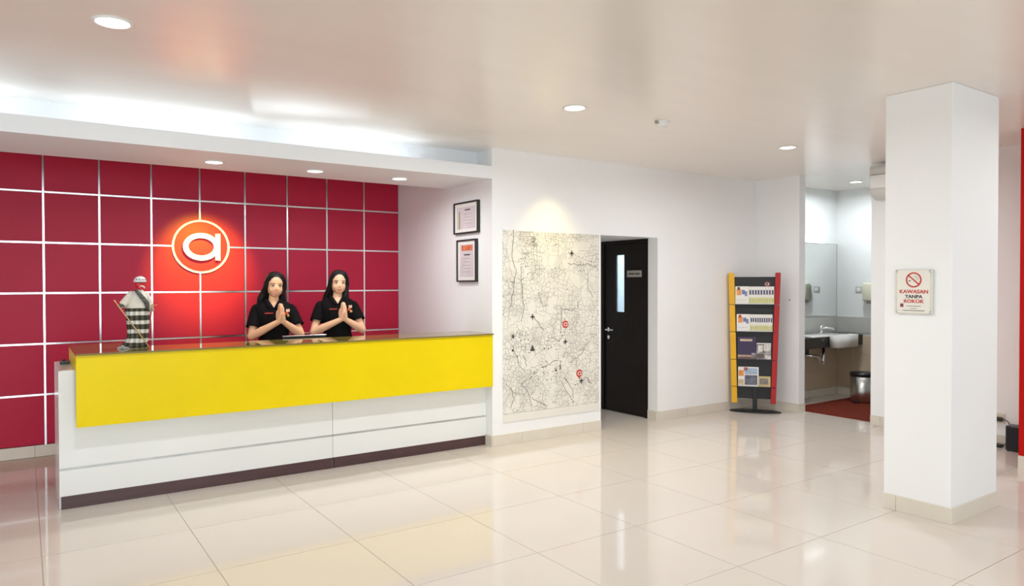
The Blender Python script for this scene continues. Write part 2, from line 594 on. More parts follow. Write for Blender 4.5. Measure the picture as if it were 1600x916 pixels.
# black monitor behind the counter
cpart('staff_desk', B(0.73, cx1, 5.981, 6.20, 0.722, 0.745), M_WHITEGLOSS)
o = empty('monitor', (1.985, 6.02, 0.745), 0, 'black monitor with a silver top edge behind the counter', 'monitor')
obj('screen_back', B(-0.185, 0.185, -0.012, 0.012, 0.080, 0.308, bevel=0.003), M_BLACK, o)
obj('silver_edge', B(-0.187, 0.187, -0.016, 0.016, 0.3085, 0.315, bevel=0.002), M_STEEL, o, label='silver top edge')
bm = bmesh.new()
box(bm, -0.09, 0.09, -0.03, 0.06, 0.0, 0.012, bevel=0.003)
box(bm, -0.03, 0.03, -0.008, 0.008, 0.010, 0.081)
obj('foot', bm, M_BLACK, o)

# ------------------------------------------------------------------ logo on the red wall
logo = empty('wall_logo', (RC[0], YR, RC[1]), 0, 'round steel ring sign with a raised white letter a on the red wall', 'sign')
bm = bmesh.new()
lathe(bm, [(0, 0), (RR - 0.012, 0), (RR - 0.012, 0.006), (0, 0.006)], 64, Matrix.Rotation(PI / 2, 4, 'X'))
obj('disc', bm, M_RED, logo)
bm = bmesh.new()
ring2(bm, 0, 0, RR + 0.004, RR + 0.002, RR - 0.0135, RR - 0.0155, -0.020, 0.0, 72)
obj('ring', bm, mat('white_ring_glow', (0.85, 0.80, 0.76), 0.3, emit=(1.0, 0.86, 0.80), estr=0.4), logo, label='pale steel ring')  # emission added to keep the ring cream under the yellow beam
bm = bmesh.new()
letter_a(bm, 0.0, -0.002, 0.335, -0.050, -0.030)
obj('letter', bm, mat('white_letter_acrylic', (0.88, 0.88, 0.87), 0.3, emit=(1.0, 0.98, 0.97), estr=0.75), logo, label='raised white letter a')
bm = bmesh.new()
for (x, z) in ((-0.145, 0), (0.145, -0.1), (0.145, 0.1)):
    cyl(bm, (x, -0.031, z - 0.002), (x, -0.006, z - 0.002), 0.006, n=8)
o = obj('standoff_pin', bm, M_STEEL, logo)
o['kind'] = 'stuff'

# ------------------------------------------------------------------ lamps
def downlight(loc, dia, watt, label, group, color=(1.0, 0.96, 0.90), aim=None, ang=150, emit=True):
    x, y, z = loc
    o = empty('ceiling_downlight', loc, 0, label, 'ceiling light', group)
    r = dia / 2
    bm = bmesh.new()
    lathe(bm, [(r * 0.84, 0.0), (r * 0.84, -0.005), (r * 0.90, -0.009), (r, -0.006), (r * 1.02, 0.0)], 32)
    obj('trim_ring', bm, M_WHITE, o, True)
    bm = bmesh.new()
    lathe(bm, [(0, -0.0035), (r * 0.82, -0.003), (r * 0.82, 0.0), (0, 0.0)], 32)
    obj('lens', bm, M_LAMP, o, True)
    if watt:
        if aim:
            spot('downlight_beam', (0, 0, -0.03), Vector(aim) - Vector(loc), watt, color, ang, 0.75, 0.05, o)
        else:
            area('downlight_beam', (0, 0, -0.014), (0, 0, -1), dia, dia, watt, color, 170, o, 'DISK')
    return o


LG = 'round recessed ceiling downlights'
WARM = (0.96, 0.98, 1.0)
downlight((0.36, 3.836, ZC), 0.170, 15, 'large round downlight in the ceiling before the reception counter', LG, WARM)
d2 = downlight((3.21, 3.879, ZC), 0.165, 31, 'round downlight in the ceiling before the wall map', LG, WARM)
downlight((5.756, 3.921, ZC), 0.160, 21, 'round downlight in the ceiling near the bathroom entrance', LG, WARM)
downlight((8.416, 4.794, ZC), 0.16, 18, 'round downlight in the bathroom ceiling', LG, (0.90, 0.97, 1.0))
SG = 'small downlights in the reception soffit'
for x, lab in ((1.239, 'soffit downlight nearest the glowing letter sign'), (2.045, 'middle one of three soffit downlights, above the two women'), (2.827, 'soffit downlight nearest the framed certificates')):
    downlight((x, 5.904, ZS), 0.15, 9, lab, SG, WARM)
# the lobby's further downlights, on the same grid behind the camera
for x in (0.36, 3.21, 5.75):
    area('lobby_downlight_beam', (x, 1.0, ZC - 0.02), (0, 0, -1), 0.17, 0.17, 13, WARM, 170, None, 'DISK')
# accent beams: yellow on the map, yellow-white on the logo
spot('map_wall_washer', (4.17, 5.13, ZC - 0.012), (4.22, 5.19, 0), 48, (1.0, 0.84, 0.32), 82, 1.0, 0.03)
spot('logo_accent', (1.45, 6.27, 2.42), (1.44, YR, 1.66), 340, (0.80, 1.0, 0.0), 47, 1.0, 0.03)
# cove lamps lying in the trough, hidden by its front edge
for i in range(5):
    x0 = -4.05 + i * 1.42
    o = empty('cove_lamp', (x0 + 0.65, 5.60, ZS + 0.03), 0, f'white fluorescent batten in the cove trough, {("fifth", "fourth", "third", "second", "first")[i]} from the certificates wall', 'lamp', 'cove battens')
    bm = bmesh.new()
    box(bm, -0.62, 0.62, -0.025, 0.025, 0, 0.03)
    obj('batten', bm, M_WHITE, o)
    bm = bmesh.new()
    cyl(bm, (-0.60, 0, 0.045), (0.60, 0, 0.045), 0.013, n=12)
    obj('tube', bm, M_TUBE, o)
    area('cove_glow', (0, -0.065, 0.058), (0, -0.1, 1), 1.2, 0.03, 1.0, (0.70, 0.87, 1.0), 180, o)


area('ceiling_patch_light', (1.52, YRI - 0.012, 2.598), (-0.31, -1, 0.17), 1.72, 0.085, 0.016, (0.82, 0.93, 1.0), 15)  # added narrow lamp without a fixture; its reflection makes the bright ceiling patch

# smoke detector
o = empty('smoke_detector', (4.045, 3.84, ZC), 0, 'small white smoke detector on the ceiling', 'detector')
bm = bmesh.new()
lathe(bm, [(0, -0.038), (0.040, -0.038), (0.050, -0.028), (0.050, -0.010), (0.058, -0.008), (0.058, 0), (0, 0)], 28)
obj('housing', bm, M_WHITE, o, True)
obj('indicator', B(-0.068, -0.050, -0.012, 0.012, -0.022, -0.002), M_GREYPLATE, o)

# ------------------------------------------------------------------ wall map
mw, mh = 1.173, 1.705
wmap = empty('wall_map', (3.650, YM, 0.285), 0, 'large frosted board printed with a black line street map', 'map')
mm = bpy.data.materials.new('street_map_print')
mm.use_nodes = True
nt = mm.node_tree
bs = nt.nodes['Principled BSDF']
bs.inputs['Roughness'].default_value = 0.35
tc = nt.nodes.new('ShaderNodeTexCoord')


def node(t, **k):
    n = nt.nodes.new(t)
    for a, v in k.items():
        setattr(n, a, v)
    return n


def math_n(op, a, b=None):
    n = node('ShaderNodeMath', operation=op)
    for i, v in enumerate((a, b)):
        if v is None:
            continue
        if isinstance(v, (int, float)):
            n.inputs[i].default_value = v
        else:
            nt.links.new(v, n.inputs[i])
    return n.outputs[0]


mapn = node('ShaderNodeMapping')
mapn.inputs['Rotation'].default_value = (PI / 2, 0, 0)
nt.links.new(tc.outputs['Object'], mapn.inputs['Vector'])
warp = node('ShaderNodeTexNoise')
warp.inputs['Scale'].default_value = 2.5
vadd = node('ShaderNodeVectorMath', operation='MULTIPLY_ADD')
nt.links.new(warp.outputs['Color'], vadd.inputs[0])
vadd.inputs[1].default_value = (0.16, 0.16, 0.16)
nt.links.new(mapn.outputs[0], vadd.inputs[2])
nt.links.new(mapn.outputs[0], warp.inputs['Vector'])


def streets(scale, width, rnd, metric_vec):
    v = node('ShaderNodeTexVoronoi', feature='DISTANCE_TO_EDGE', voronoi_dimensions='2D')
    v.inputs['Scale'].default_value = scale
    v.inputs['Randomness'].default_value = rnd
    nt.links.new(metric_vec, v.inputs['Vector'])
    return math_n('LESS_THAN', v.outputs['Distance'], width)


def mask(scale, thr, seed):
    n = node('ShaderNodeTexNoise', noise_dimensions='4D')
    n.inputs['W'].default_value = seed
    n.inputs['Scale'].default_value = scale
    nt.links.new(mapn.outputs[0], n.inputs['Vector'])
    return math_n('GREATER_THAN', n.outputs['Fac'], thr)


l1 = streets(7, 0.018, 0.9, vadd.outputs[0])
l2 = math_n('MULTIPLY', streets(22, 0.05, 0.95, vadd.outputs[0]), mask(4, 0.46, 1.3))
l3 = math_n('MULTIPLY', streets(52, 0.09, 0.75, mapn.outputs[0]), mask(5.5, 0.52, 4.7))
l4 = math_n('MULTIPLY', streets(36, 0.05, 0.15, vadd.outputs[0]), mask(4.0, 0.55, 8.1))
tot = math_n('ADD', math_n('MULTIPLY', l1, 0.30), math_n('MULTIPLY', l2, 0.42))
tot = math_n('ADD', tot, math_n('MULTIPLY', l3, 0.36))
tot = math_n('ADD', tot, math_n('MULTIPLY', l4, 0.30))
tot = math_n('MINIMUM', tot, 0.75)
mix = node('ShaderNodeMix', data_type='RGBA')
nt.links.new(tot, mix.inputs[0])
mix.inputs[6].default_value = (0.80, 0.78, 0.70, 1)
mix.inputs[7].default_value = (0.07, 0.06, 0.055, 1)
nt.links.new(mix.outputs[2], bs.inputs['Base Color'])
obj('board', B(0, mw, -0.010, 0, 0, mh, bevel=0.002), mm, wmap)
obj('lower_border', B(0, mw, -0.011, -0.0005, -0.075, -0.001), mat('frosted_film', (0.79, 0.77, 0.71), 0.4, var=0.01), wmap)
# drawn rivers and main roads, raised print
bm = bmesh.new()


def ribbon(bm, pts, w):
    pts = [Vector((p[0], 0, p[1])) for p in pts]
    L = []
    for i, p in enumerate(pts):
        t = (pts[min(i + 1, len(pts) - 1)] - pts[max(i - 1, 0)]).normalized()
        n = Vector((-t.z, 0, t.x)) * w / 2
        L.append((bm.verts.new(p + n + Vector((0, -0.0105, 0))), bm.verts.new(p - n + Vector((0, -0.0105, 0)))))
    for a, b in zip(L, L[1:]):
        bm.faces.new((a[0], a[1], b[1], b[0]))


def mp(u, v):      # picture fractions of the board -> board metres
    return (u * mw, (1 - v) * mh)


def wander(pts, jit=0.012, sub=6):
    out = []
    for a, b in zip(pts, pts[1:]):
        for k in range(sub):
            t = k / sub
            out.append((a[0] + (b[0] - a[0]) * t + random.uniform(-jit, jit), a[1] + (b[1] - a[1]) * t + random.uniform(-jit, jit)))
    return out


roads = [[(0.10, 0), (0.09, .15), (0.12, .22), (0.10, .33), (0.06, .44)], [(.17, .2), (.18, .33), (.20, .42), (.17, .5)],
         [(.66, .17), (.80, .185), (.88, .17), (.98, .20)], [(.88, .22), (.87, .32), (.94, .38)], [(.35, .34), (.38, .40), (.43, .43)],
         [(.58, .43), (.68, .45), (.76, .43), (.76, .39)], [(.58, .43), (.58, .62)], [(.11, .66), (.15, .74), (.22, .78)], [(.19, .68), (.24, .76)],
         [(.17, .84), (.25, .90), (.28, .99)], [(.17, .84), (.24, .82)], [(.62, .83), (.70, .90), (.72, .97)], [(.58, .85), (.68, .95), (.72, .99)],
         [(.37, .76), (.48, .74), (.56, .72)], [(.07, .86), (.10, .92), (.06, .99)], [(.30, .48), (.42, .56)], [(.68, .75), (.80, .70), (.92, .60)],
         [(.28, .92), (.35, .96), (.45, .99)], [(.47, .60), (.56, .62), (.60, .58)], [(.78, .87), (.86, .84), (.92, .90)]]
for rd in roads:
    ribbon(bm, [mp(*p) for p in wander(rd, 0.007, 5)], 0.0062)
for cx, cy, n, sz in ((.30, .05, 26, .06), (.23, .13, 12, .04), (.08, .285, 14, .028), (.09, .575, 12, .022), (.09, .64, 8, .02), (.15, .56, 12, .03), (.28, .655, 10, .02), (.52, .775, 9, .018), (.42, .73, 8, .022), (.57, .74, 8, .03), (.30, .79, 8, .03), (.88, .86, 9, .03)):
    for k in range(n):
        x, z = mp(cx, cy)
        a = random.uniform(0, 2 * PI)
        p = (x + random.gauss(0, sz * .5), z + random.gauss(0, sz * .5))
        q = (p[0] + math.cos(a) * sz * .6, p[1] + math.sin(a) * sz * .6)
        ribbon(bm, [p, ((p[0] + q[0]) / 2 + .003, (p[1] + q[1]) / 2), q], 0.0035)
o = obj('street_print', bm, mat('soft_black_print', (0.16, 0.145, 0.135), 0.6, var=0.05), wmap)
o['kind'] = 'stuff'
bm = bmesh.new()
for k in range(70):
    u, v = random.choice(((.05, .95, .1, .98), (.15, .55, .55, .80), (.15, .55, .55, .80)))[0:1][0], 0
    u, v = (random.uniform(.12, .62), random.uniform(.56, .82)) if k < 42 else (random.uniform(.08, .95), random.uniform(.03, .98))
    x, z = mp(u, v)
    lathe(bm, [(0, 0), (0.006, 0), (0.006, 0.0006), (0, 0.0006)], 8, Matrix.Translation((x, -0.0102, z)) @ Matrix.Rotation(PI / 2, 4, 'X'))
for (u, v, w_, h_) in ((.285, .66, .05, .020), (.285, .648, .03, .02), (.283, .64, .010, .03), (.095, .58, .02, .03), (.09, .655, .02, .02), (.525, .785, .02, .018), (.57, .77, .012, .05)):
    x, z = mp(u, v)
    box(bm, x - w_ / 2, x + w_ / 2, -0.0110, -0.0100, z - h_ / 2, z + h_ / 2)
o = obj('landmark_print', bm, M_DARKTXT, wmap)
o['kind'] = 'stuff'
for u, v in ((.695, .115), (.285, .475), (.625, .625), (.80, .86)):
    x, z = mp(u, v)
    bm = bmesh.new()
    pts = []
    for k in range(8):
        r = 0.031 if k % 2 == 0 else 0.0125
        pts.append((x + r * math.cos(k * PI / 4), z + r * math.sin(k * PI / 4)))
    prism(bm, pts, -0.0118, -0.0100)
    obj('compass_star', bm, M_DARKTXT, wmap)
for u, v in ((.625, .525), (.775, .815)):
    x, z = mp(u, v)
    bm = bmesh.new()
    lathe(bm, [(0, 0), (0.037, 0), (0.037, 0.004), (0, 0.004)], 32, Matrix.Translation((x, -0.010, z)) @ Matrix.Rotation(PI / 2, 4, 'X') )
    mk = obj('map_marker', bm, M_REDTXT, wmap, label='round red marker with a white letter a')
    bm = bmesh.new()
    letter_a(bm, x, z, 0.046, -0.0155, -0.0141)
    obj('letter', bm, M_PAPER, mk)
    if v > .7:
        bm = bmesh.new()
        prism(bm, [(x - 0.012, z - 0.034), (x + 0.012, z - 0.034), (x, z - 0.058)], -0.0138, -0.0101)
        obj('pointer', bm, M_REDTXT, mk)

# ------------------------------------------------------------------ framed certificates on the alcove side wall
def certificate(y0, y1, z0, z1, label, kind):
    o = empty('certificate_frame', (XM, (y0 + y1) / 2, (z0 + z1) / 2), 0, label, 'picture frame', 'framed certificates')
    w, h = y1 - y0, z1 - z0
    # local: x into the room is -X, local y from -w/2 to w/2
    fw_ = 0.014
    for n, (a, b, c, d) in {'t': (-w / 2, w / 2, h / 2 - fw_, h / 2), 'b': (-w / 2, w / 2, -h / 2, -h / 2 + fw_), 'l': (-w / 2, -w / 2 + fw_, -h / 2 + fw_, h / 2 - fw_), 'r': (w / 2 - fw_, w / 2, -h / 2 + fw_, h / 2 - fw_)}.items():
        obj('frame_side', B(-0.030, 0, a, b, c, d), M_BLACKFRAME, o)
    obj('mount', B(-0.018, -0.001, -w / 2 + fw_, w / 2 - fw_, -h / 2 + fw_, h / 2 - fw_), M_PAPER, o)
    mg = 0.055
    obj('certificate', B(-0.0195, -0.0182, -w / 2 + mg, w / 2 - mg, -h / 2 + mg * .85, h / 2 - mg * .85), mat('lilac_certificate_paper', (0.62, 0.55, 0.58), 0.6, var=0.06, vscale=8), o)
    def bar(name, yc, zc, ww, hh, m):
        obj(name, B(-0.0205, -0.0196, -yc - ww / 2, -yc + ww / 2, zc - hh / 2, zc + hh / 2), m, o)
    if kind == 1:
        bar('side_ribbon', -w * .27, -0.02, 0.022, 0.17, mat('olive_ribbon', (0.30, 0.29, 0.12), 0.6, var=0.2, vscale=40))
        bar('printed_title', 0.03, 0.075, 0.10, 0.012, M_DARKTXT)
        for k in range(4):
            bar('printed_line', 0.04, 0.035 - k * .03, 0.14 - .02 * (k % 2), 0.004, M_GREYTXT)
    else:
        bar('printed_header', 0.01, h * .30, 0.20, 0.052, mat('orange_header', (0.62, 0.16, 0.07), 0.6, var=0.5, vscale=35))
        bar('printed_title', 0.01, h * .14, 0.11, 0.012, M_DARKTXT)
        for k in range(5):
            bar('printed_line', 0.0 + .01 * (k % 2), h * .05 - k * .032, 0.15 - .03 * (k % 2), 0.005, M_GREYTXT)
    return o


certificate(5.660, 6.110, 1.979, 2.284, 'upper landscape certificate in a black frame on the alcove wall', 1)
certificate(5.696, 6.054, 1.514, 1.921, 'lower certificate with an orange header in a black frame', 2)

# ------------------------------------------------------------------ dark door in the niche
door = struct(empty('door_1', (5.675, 5.98, 0)))
yo = 5.98


def dpart(name, x0, x1, y0, y1, z0, z1, m, parent=None, bevel=0.0):
    o = obj(name, B(x0 - 5.675, x1 - 5.675, y0 - yo, y1 - yo, z0, z1, bevel=bevel), m, parent or door)
    return o


for y0, y1 in ((5.598, 5.645), (6.315, 6.362)):
    dpart('door_frame', 5.668, 5.775, y0, y1, 0.0, 1.988, M_DOOR)
dpart('door_frame', 5.668, 5.775, 5.645, 6.315, 1.950, 1.988, M_DOOR)
# leaf with a tall narrow vision panel, built from stiles and rails
leaf = empty('door_leaf', (0, 0, 0))
leaf.parent = door
gy0, gy1, gz0, gz1 = 5.986, 6.132, 1.165, 1.823
bm = bmesh.new()
for (y0, y1, z0, z1) in ((5.6455, gy0, 0.003, 1.9495), (gy1, 6.3145, 0.003, 1.9495), (gy0, gy1, 0.003, gz0), (gy0, gy1, gz1, 1.9495)):
    box(bm, 0.010, 0.050, y0 - yo, y1 - yo, z0, z1)
bmesh.ops.remove_doubles(bm, verts=bm.verts, dist=0.0001)
obj('leaf_board', bm, M_DOOR, leaf)
bm = bmesh.new()
box(bm, 0.022, 0.030, gy0 - yo, gy1 - yo, gz0, gz1)
obj('frosted_pane', bm, M_FROST, leaf, label='tall narrow frosted pane')
pl = dpart('name_plate', 5.678, 5.6845, 5.703, 5.932, 1.566, 1.641, M_GREYPLATE, leaf)
for y0, y1 in ((5.730, 5.800), (5.812, 5.905)):
    dpart('engraved_line', 5.6768, 5.6779, y0, y1, 1.595, 1.612, M_DARKTXT, leaf)
bm = bmesh.new()
lathe(bm, [(0, 0), (0.027, 0), (0.027, 0.008), (0, 0.008)], 20, Matrix.Translation((0.010, 6.252 - yo, 0.953)) @ Matrix.Rotation(-PI / 2, 4, 'Y'))
tube(bm, [(0.004, 6.252 - yo, 0.953), (-0.040, 6.252 - yo, 0.953), (-0.045, 6.235 - yo, 0.953), (-0.045, 6.115 - yo, 0.953)], 0.0095)
obj('door_handle', bm, M_CHROME, leaf, True)
bm = bmesh.new()
lathe(bm, [(0, 0), (0.025, 0), (0.025, 0.008), (0, 0.008)], 20, Matrix.Translation((0.010, 6.252 - yo, 0.862)) @ Matrix.Rotation(-PI / 2, 4, 'Y'))
obj('keyhole_plate', bm, M_CHROME, leaf, True)

# ------------------------------------------------------------------ brochure rack in the corner
RK = (7.000, 5.185, 0)
RA = math.atan2(-0.79, 0.613)          # local +x runs along the rack, local -y faces the room
rack = empty('brochure_rack', RK, RA, 'tall black brochure rack with yellow and red side rails', 'rack')
TILT = Matrix.Identity(4)


def rx(z):  # half widths between rails at height z
    t = (z - 0.10) / 1.52
    return (-0.198 - 0.038 * t, 0.166 + 0.050 * t)


bm = bmesh.new()
vs = lathe(bm, [(0, 0), (0.285, 0), (0.285, 0.008), (0.27, 0.014), (0, 0.014)], 40)
bmesh.ops.scale(bm, vec=(1, 0.42, 1), verts=vs)
obj('base', bm, M_RACKBLK, rack, True)
obj('post', B(-0.030, 0.022, -0.02, 0.02, 0.014, 0.30, bevel=0.004), M_RACKBLK, rack)
zs_ = [0.10, 0.291, 0.607, 0.929, 1.245, 1.618]
for side, m in ((0, M_RACKYEL), (1, M_RACKRED)):
    for k in range(5):
        z0, z1 = zs_[k] + 0.003, zs_[k + 1] - 0.003
        bm = bmesh.new()
        q = []
        for z in (z0, z1):
            xi = rx(z)[side]
            xo = xi + (-0.064 if side == 0 else 0.057)
            for (x, y) in ((xi, -0.045), (xo, -0.045), (xo, 0.03), (xi, 0.03)):
                q.append(bm.verts.new((x, y, z)))
        for f in ((0, 1, 2, 3), (4, 5, 6, 7), (0, 1, 5, 4), (1, 2, 6, 5), (2, 3, 7, 6), (3, 0, 4, 7)):
            bm.faces.new([q[i] for i in f])
        bmesh.ops.bevel(bm, geom=list(bm.edges), offset=0.004, segments=2, affect='EDGES')
        obj('rail_segment', bm, m, rack, label=('yellow' if side == 0 else 'red') + ' side rail segment')


def rack_board(z0, z1, y0, y1, name):
    bm = bmesh.new()
    q = []
    for z in (z0, z1):
        a, b = rx(z)
        for (x, y) in ((a, y0), (b, y0), (b, y1), (a, y1)):
            q.append(bm.verts.new((x, y, z)))
    for f in ((0, 1, 2, 3), (4, 5, 6, 7), (0, 1, 5, 4), (1, 2, 6, 5), (2, 3, 7, 6), (3, 0, 4, 7)):
        bm.faces.new([q[i] for i in f])
    return obj(name, bm, M_RACKBLK, rack)


for z0, z1 in ((0.152, 0.2895), (0.2915, 0.6055), (0.6075, 0.9275), (0.9295, 1.2435), (1.2455, 1.567)):
    rack_board(z0, z1, 0.0, 0.014, 'back_board')
for z in zs_[1:5]:
    rack_board(z - 0.006, z + 0.0055, -0.050, -0.0005, 'shelf_lip')
bm = bmesh.new()
letter_a(bm, 0.127, 1.484, 0.040, -0.003, 0.0)
obj('rack_letter', bm, M_PAPER, rack, label='small white letter a')
bm = bmesh.new()
ring2(bm, 0.127, 1.484, 0.031, 0.031, 0.026, 0.026, -0.003, 0.0, 28)
obj('rack_ring', bm, M_REDTXT, rack)
RM = Matrix.Translation(RK) @ Matrix.Rotation(RA, 4, 'Z')


def brochure(x0, x1, z0, z1, y, m, label, group, deco=(), name='brochure', cat='brochure', lean=0.06):
    """stands on a lip, leaning back on the board; local origin at its lower centre"""
    o = empty(name, (0, 0, 0), 0, label, cat, group)
    o.matrix_world = RM @ Matrix.Translation(((x0 + x1) / 2, y, z0)) @ Matrix.Rotation(-lean, 4, 'X')
    w, h = x1 - x0, z1 - z0
    obj('cover', B(-w / 2, w / 2, -0.0025, 0, 0, h), m, o)
    for n, (a, b, c, d, mt) in enumerate(deco):
        obj('printed_patch', B(-w / 2 + a * w, -w / 2 + b * w, -0.0034, -0.0026, c * h, d * h), mt, o)
    return o


MP = lambda n, c, v=0.15, s=30: mat(n, c, 0.5, var=v, vscale=s)
m_or, m_bl, m_nv, m_yg, m_lt = MP('orange_print', (0.75, 0.30, 0.08), .4), MP('blue_grey_print', (0.20, 0.22, 0.42), .4), MP('navy_print', (0.05, 0.06, 0.13)), MP('lime_print', (0.62, 0.62, 0.22), .25), MP('pale_print', (0.62, 0.60, 0.62))
ORD = ('first', 'second', 'third', 'fourth', 'fifth', 'sixth', 'seventh', 'eighth', 'ninth', 'tenth')
for row, (zl, zt, xl, xr) in enumerate(((1.2508, 1.458, -0.224, 0.204), (0.9348, 1.135, -0.208, 0.188))):
    rn = ('top', 'second')[row]
    wl = 0.150
    brochure(xl, xl + wl, zl, zt, -0.034, M_PAPER, f'white brochure with colourful drawings on the {rn} shelf of the rack', f'leaflets on the {rn} rack shelf',
             ((.10, .42, .50, .86, m_or), (.16, .34, .80, .96, M_REDTXT if row else m_nv), (.46, .70, .55, .80, m_bl), (.70, .88, .45, .72, m_bl), (.08, .82, .22, .25, m_lt)))
    nlf = 9 if row == 0 else 10
    step = (xr - xl - wl - 0.003) / nlf
    for k in range(nlf):
        x0 = xl + wl + 0.002 + k * step
        brochure(x0, x0 + step - 0.0015, zl, zt - 0.002, -0.030 + 0.001 * (k % 2), M_PAPER, f'narrow white leaflet, {ORD[k]} from the drawings brochure on the {rn} rack shelf', f'narrow leaflets on the {rn} rack shelf',
                 ((.16, .78, .54, .80, m_nv), (.10, .90, .06, .38, m_yg)) if row == 0 or k not in (1, 8) else ((.10, .75, .56, .80, m_nv), (.15, .80, .06, .34, m_yg)), name='leaflet', cat='leaflet')
mg_p = MP('purple_cover', (0.045, 0.030, 0.085), .1)
brochure(-0.196, 0.006, 0.6128, 0.872, -0.030, mg_p, 'dark purple magazine with a pale title on the rack', None,
         ((.13, .80, .80, .90, MP('gold_title', (.62, .48, .34))), (.0, 1.0, .10, .19, MP('tan_band', (.42, .30, .22))), (.0, 1.0, .0, .08, MP('brown_band', (.16, .10, .09))), (.76, .98, .05, .28, MP('lilac_blob', (.40, .36, .45)))), name='magazine', cat='magazine')
brochure(0.010, 0.172, 0.6128, 0.805, -0.028, MP('grey_photo', (0.30, 0.28, 0.27), .9, 16), 'black and white photo magazine beside the purple one', None,
         ((.03, .97, .93, .98, M_PAPER), (.12, .42, .45, .85, MP('light_photo', (.66, .63, .60), .3)), (.52, .95, .50, .90, MP('light_photo', (.66, .63, .60), .3)), (.60, .97, .03, .25, MP('light_photo', (.66, .63, .60), .3)), (.05, .50, .12, .35, MP('dark_photo', (.12, .10, .09), .5))), name='magazine', cat='magazine')
brochure(-0.190, 0.036, 0.2968, 0.522, -0.030, M_PAPER, 'white flyer with food and landscape photographs on the lowest shelf', None,
         ((.02, .28, .52, .82, m_or), (.28, .46, .80, .97, M_REDTXT), (.32, .94, .62, .94, MP('sky_photo', (.36, .47, .60), .25)), (.32, .94, .08, .58, MP('dusk_photo', (.14, .15, .19), .6, 14)), (.03, .28, .06, .36, MP('sand_photo', (.62, .47, .27), .3))), name='flyer', cat='flyer')
brochure(0.040, 0.166, 0.2968, 0.418, -0.028, MP('beige_card', (0.60, 0.47, 0.22), .05), 'small beige card with a grey picture on the lowest shelf', None,
         ((.06, .80, .22, .80, MP('grey_card_photo', (.23, .20, .18), .3)),), name='card', cat='card')

# small wall plug near the rack
bm = bmesh.new()
lathe(bm, [(0, 0), (0.010, 0), (0.008, 0.014), (0, 0.016)], 14, Matrix.Translation((XS, 4.985, 1.30)) @ Matrix.Rotation(-PI / 2, 4, 'Y'))
tag(obj('wall_stop', bm, M_GREYPLATE, None, True), 'tiny grey round stop on the wall beside the brochure rack', 'wall stop')

# ------------------------------------------------------------------ no smoking sign on the pillar
sgn = empty('no_smoking_sign', (4.722, 2.292, 1.441), 0, 'acrylic no smoking sign with red lettering on the white pillar', 'sign')
obj('plate', B(-0.014, -0.008, -0.115, 0.115, -0.142, 0.142, bevel=0.001), mat('clear_acrylic_edge', (0.70, 0.70, 0.60), 0.25, var=0.01), sgn)
obj('print_sheet', B(-0.0155, -0.0142, -0.099, 0.104, -0.136, 0.136), mat('cream_sign_print', (0.80, 0.78, 0.71), 0.5, var=0.01), sgn)
for sy in (-1, 1):
    for sz in (-1, 1):
        bm = bmesh.new()
        cyl(bm, (0, sy * 0.104, sz * 0.131), (-0.020, sy * 0.104, sz * 0.131), 0.0075, n=14)
        obj('standoff', bm, M_CHROME, sgn, True)
RYM = Matrix.Rotation(-PI / 2, 4, 'Z')         # turn xz drawings to face -X
XSG = -0.0157
bm = bmesh.new()
ring2(bm, -0.0, 0.075, 0.049, 0.049, 0.040, 0.040, 0, 0.0014, 40, Matrix.Translation((XSG - 0.0014, 0, 0)) @ RYM)
Mb = Matrix.Translation((XSG - 0.0014, 0, 0.075)) @ RYM @ Matrix.Rotation(math.radians(42), 4, 'Y')
box(bm, -0.043, 0.043, 0, 0.0014, -0.004, 0.004, Mb)
obj('prohibition_symbol', bm, M_REDTXT, sgn)
bm = bmesh.new()
box(bm, -0.031, -0.019, 0.0003, 0.0013, -0.009, -0.003, Matrix.Translation((XSG - 0.0014, 0, 0.075)) @ RYM)
obj('ember_symbol', bm, M_DARKTXT, sgn)
bm = bmesh.new()
tube(bm, [Vector((XSG - 0.0005, -y, 0.075 + z)) for y, z in ((0.0, 0.022), (0.008, 0.026), (0.016, 0.024), (0.022, 0.018), (0.028, 0.012), (0.027, 0.002), (0.020, 0.0))], 0.0012, 6)
tube(bm, [Vector((XSG - 0.0005, -y, 0.075 + z)) for y, z in ((0.004, 0.014), (0.012, 0.016), (0.017, 0.010), (0.017, 0.004))], 0.0012, 6)
o = obj('smoke_symbol', bm, M_GREYTXT, sgn)
for s, z, size, m, bo in (('KAWASAN', -0.001, 0.032, M_REDTXT, .0008), ('TANPA', -0.033, 0.029, M_DARKTXT, .0009), ('ROKOK', -0.063, 0.031, M_REDTXT, .0008)):
    text('sign_lettering', s, size, m, face_mx(XSG - 0.0004, 0.0, z), sgn, 0.0012, bo, 'CENTER', 1.14)
for (y, z, w, h) in ((0.0, -0.093, 0.09, 0.005), (0.0, -0.108, 0.04, 0.004), (0.0, -0.122, 0.135, 0.006)):
    obj('fine_print', B(XSG - 0.001, XSG, y - w / 2, y + w / 2, z - h / 2, z + h / 2), M_GREYTXT, sgn)
bm = bmesh.new()
box(bm, XSG - 0.001, XSG, 0.064, 0.084, -0.100, -0.078)
obj('emblem', bm, mat('maroon_emblem', (0.20, 0.05, 0.06), 0.5, var=0.4, vscale=60), sgn)

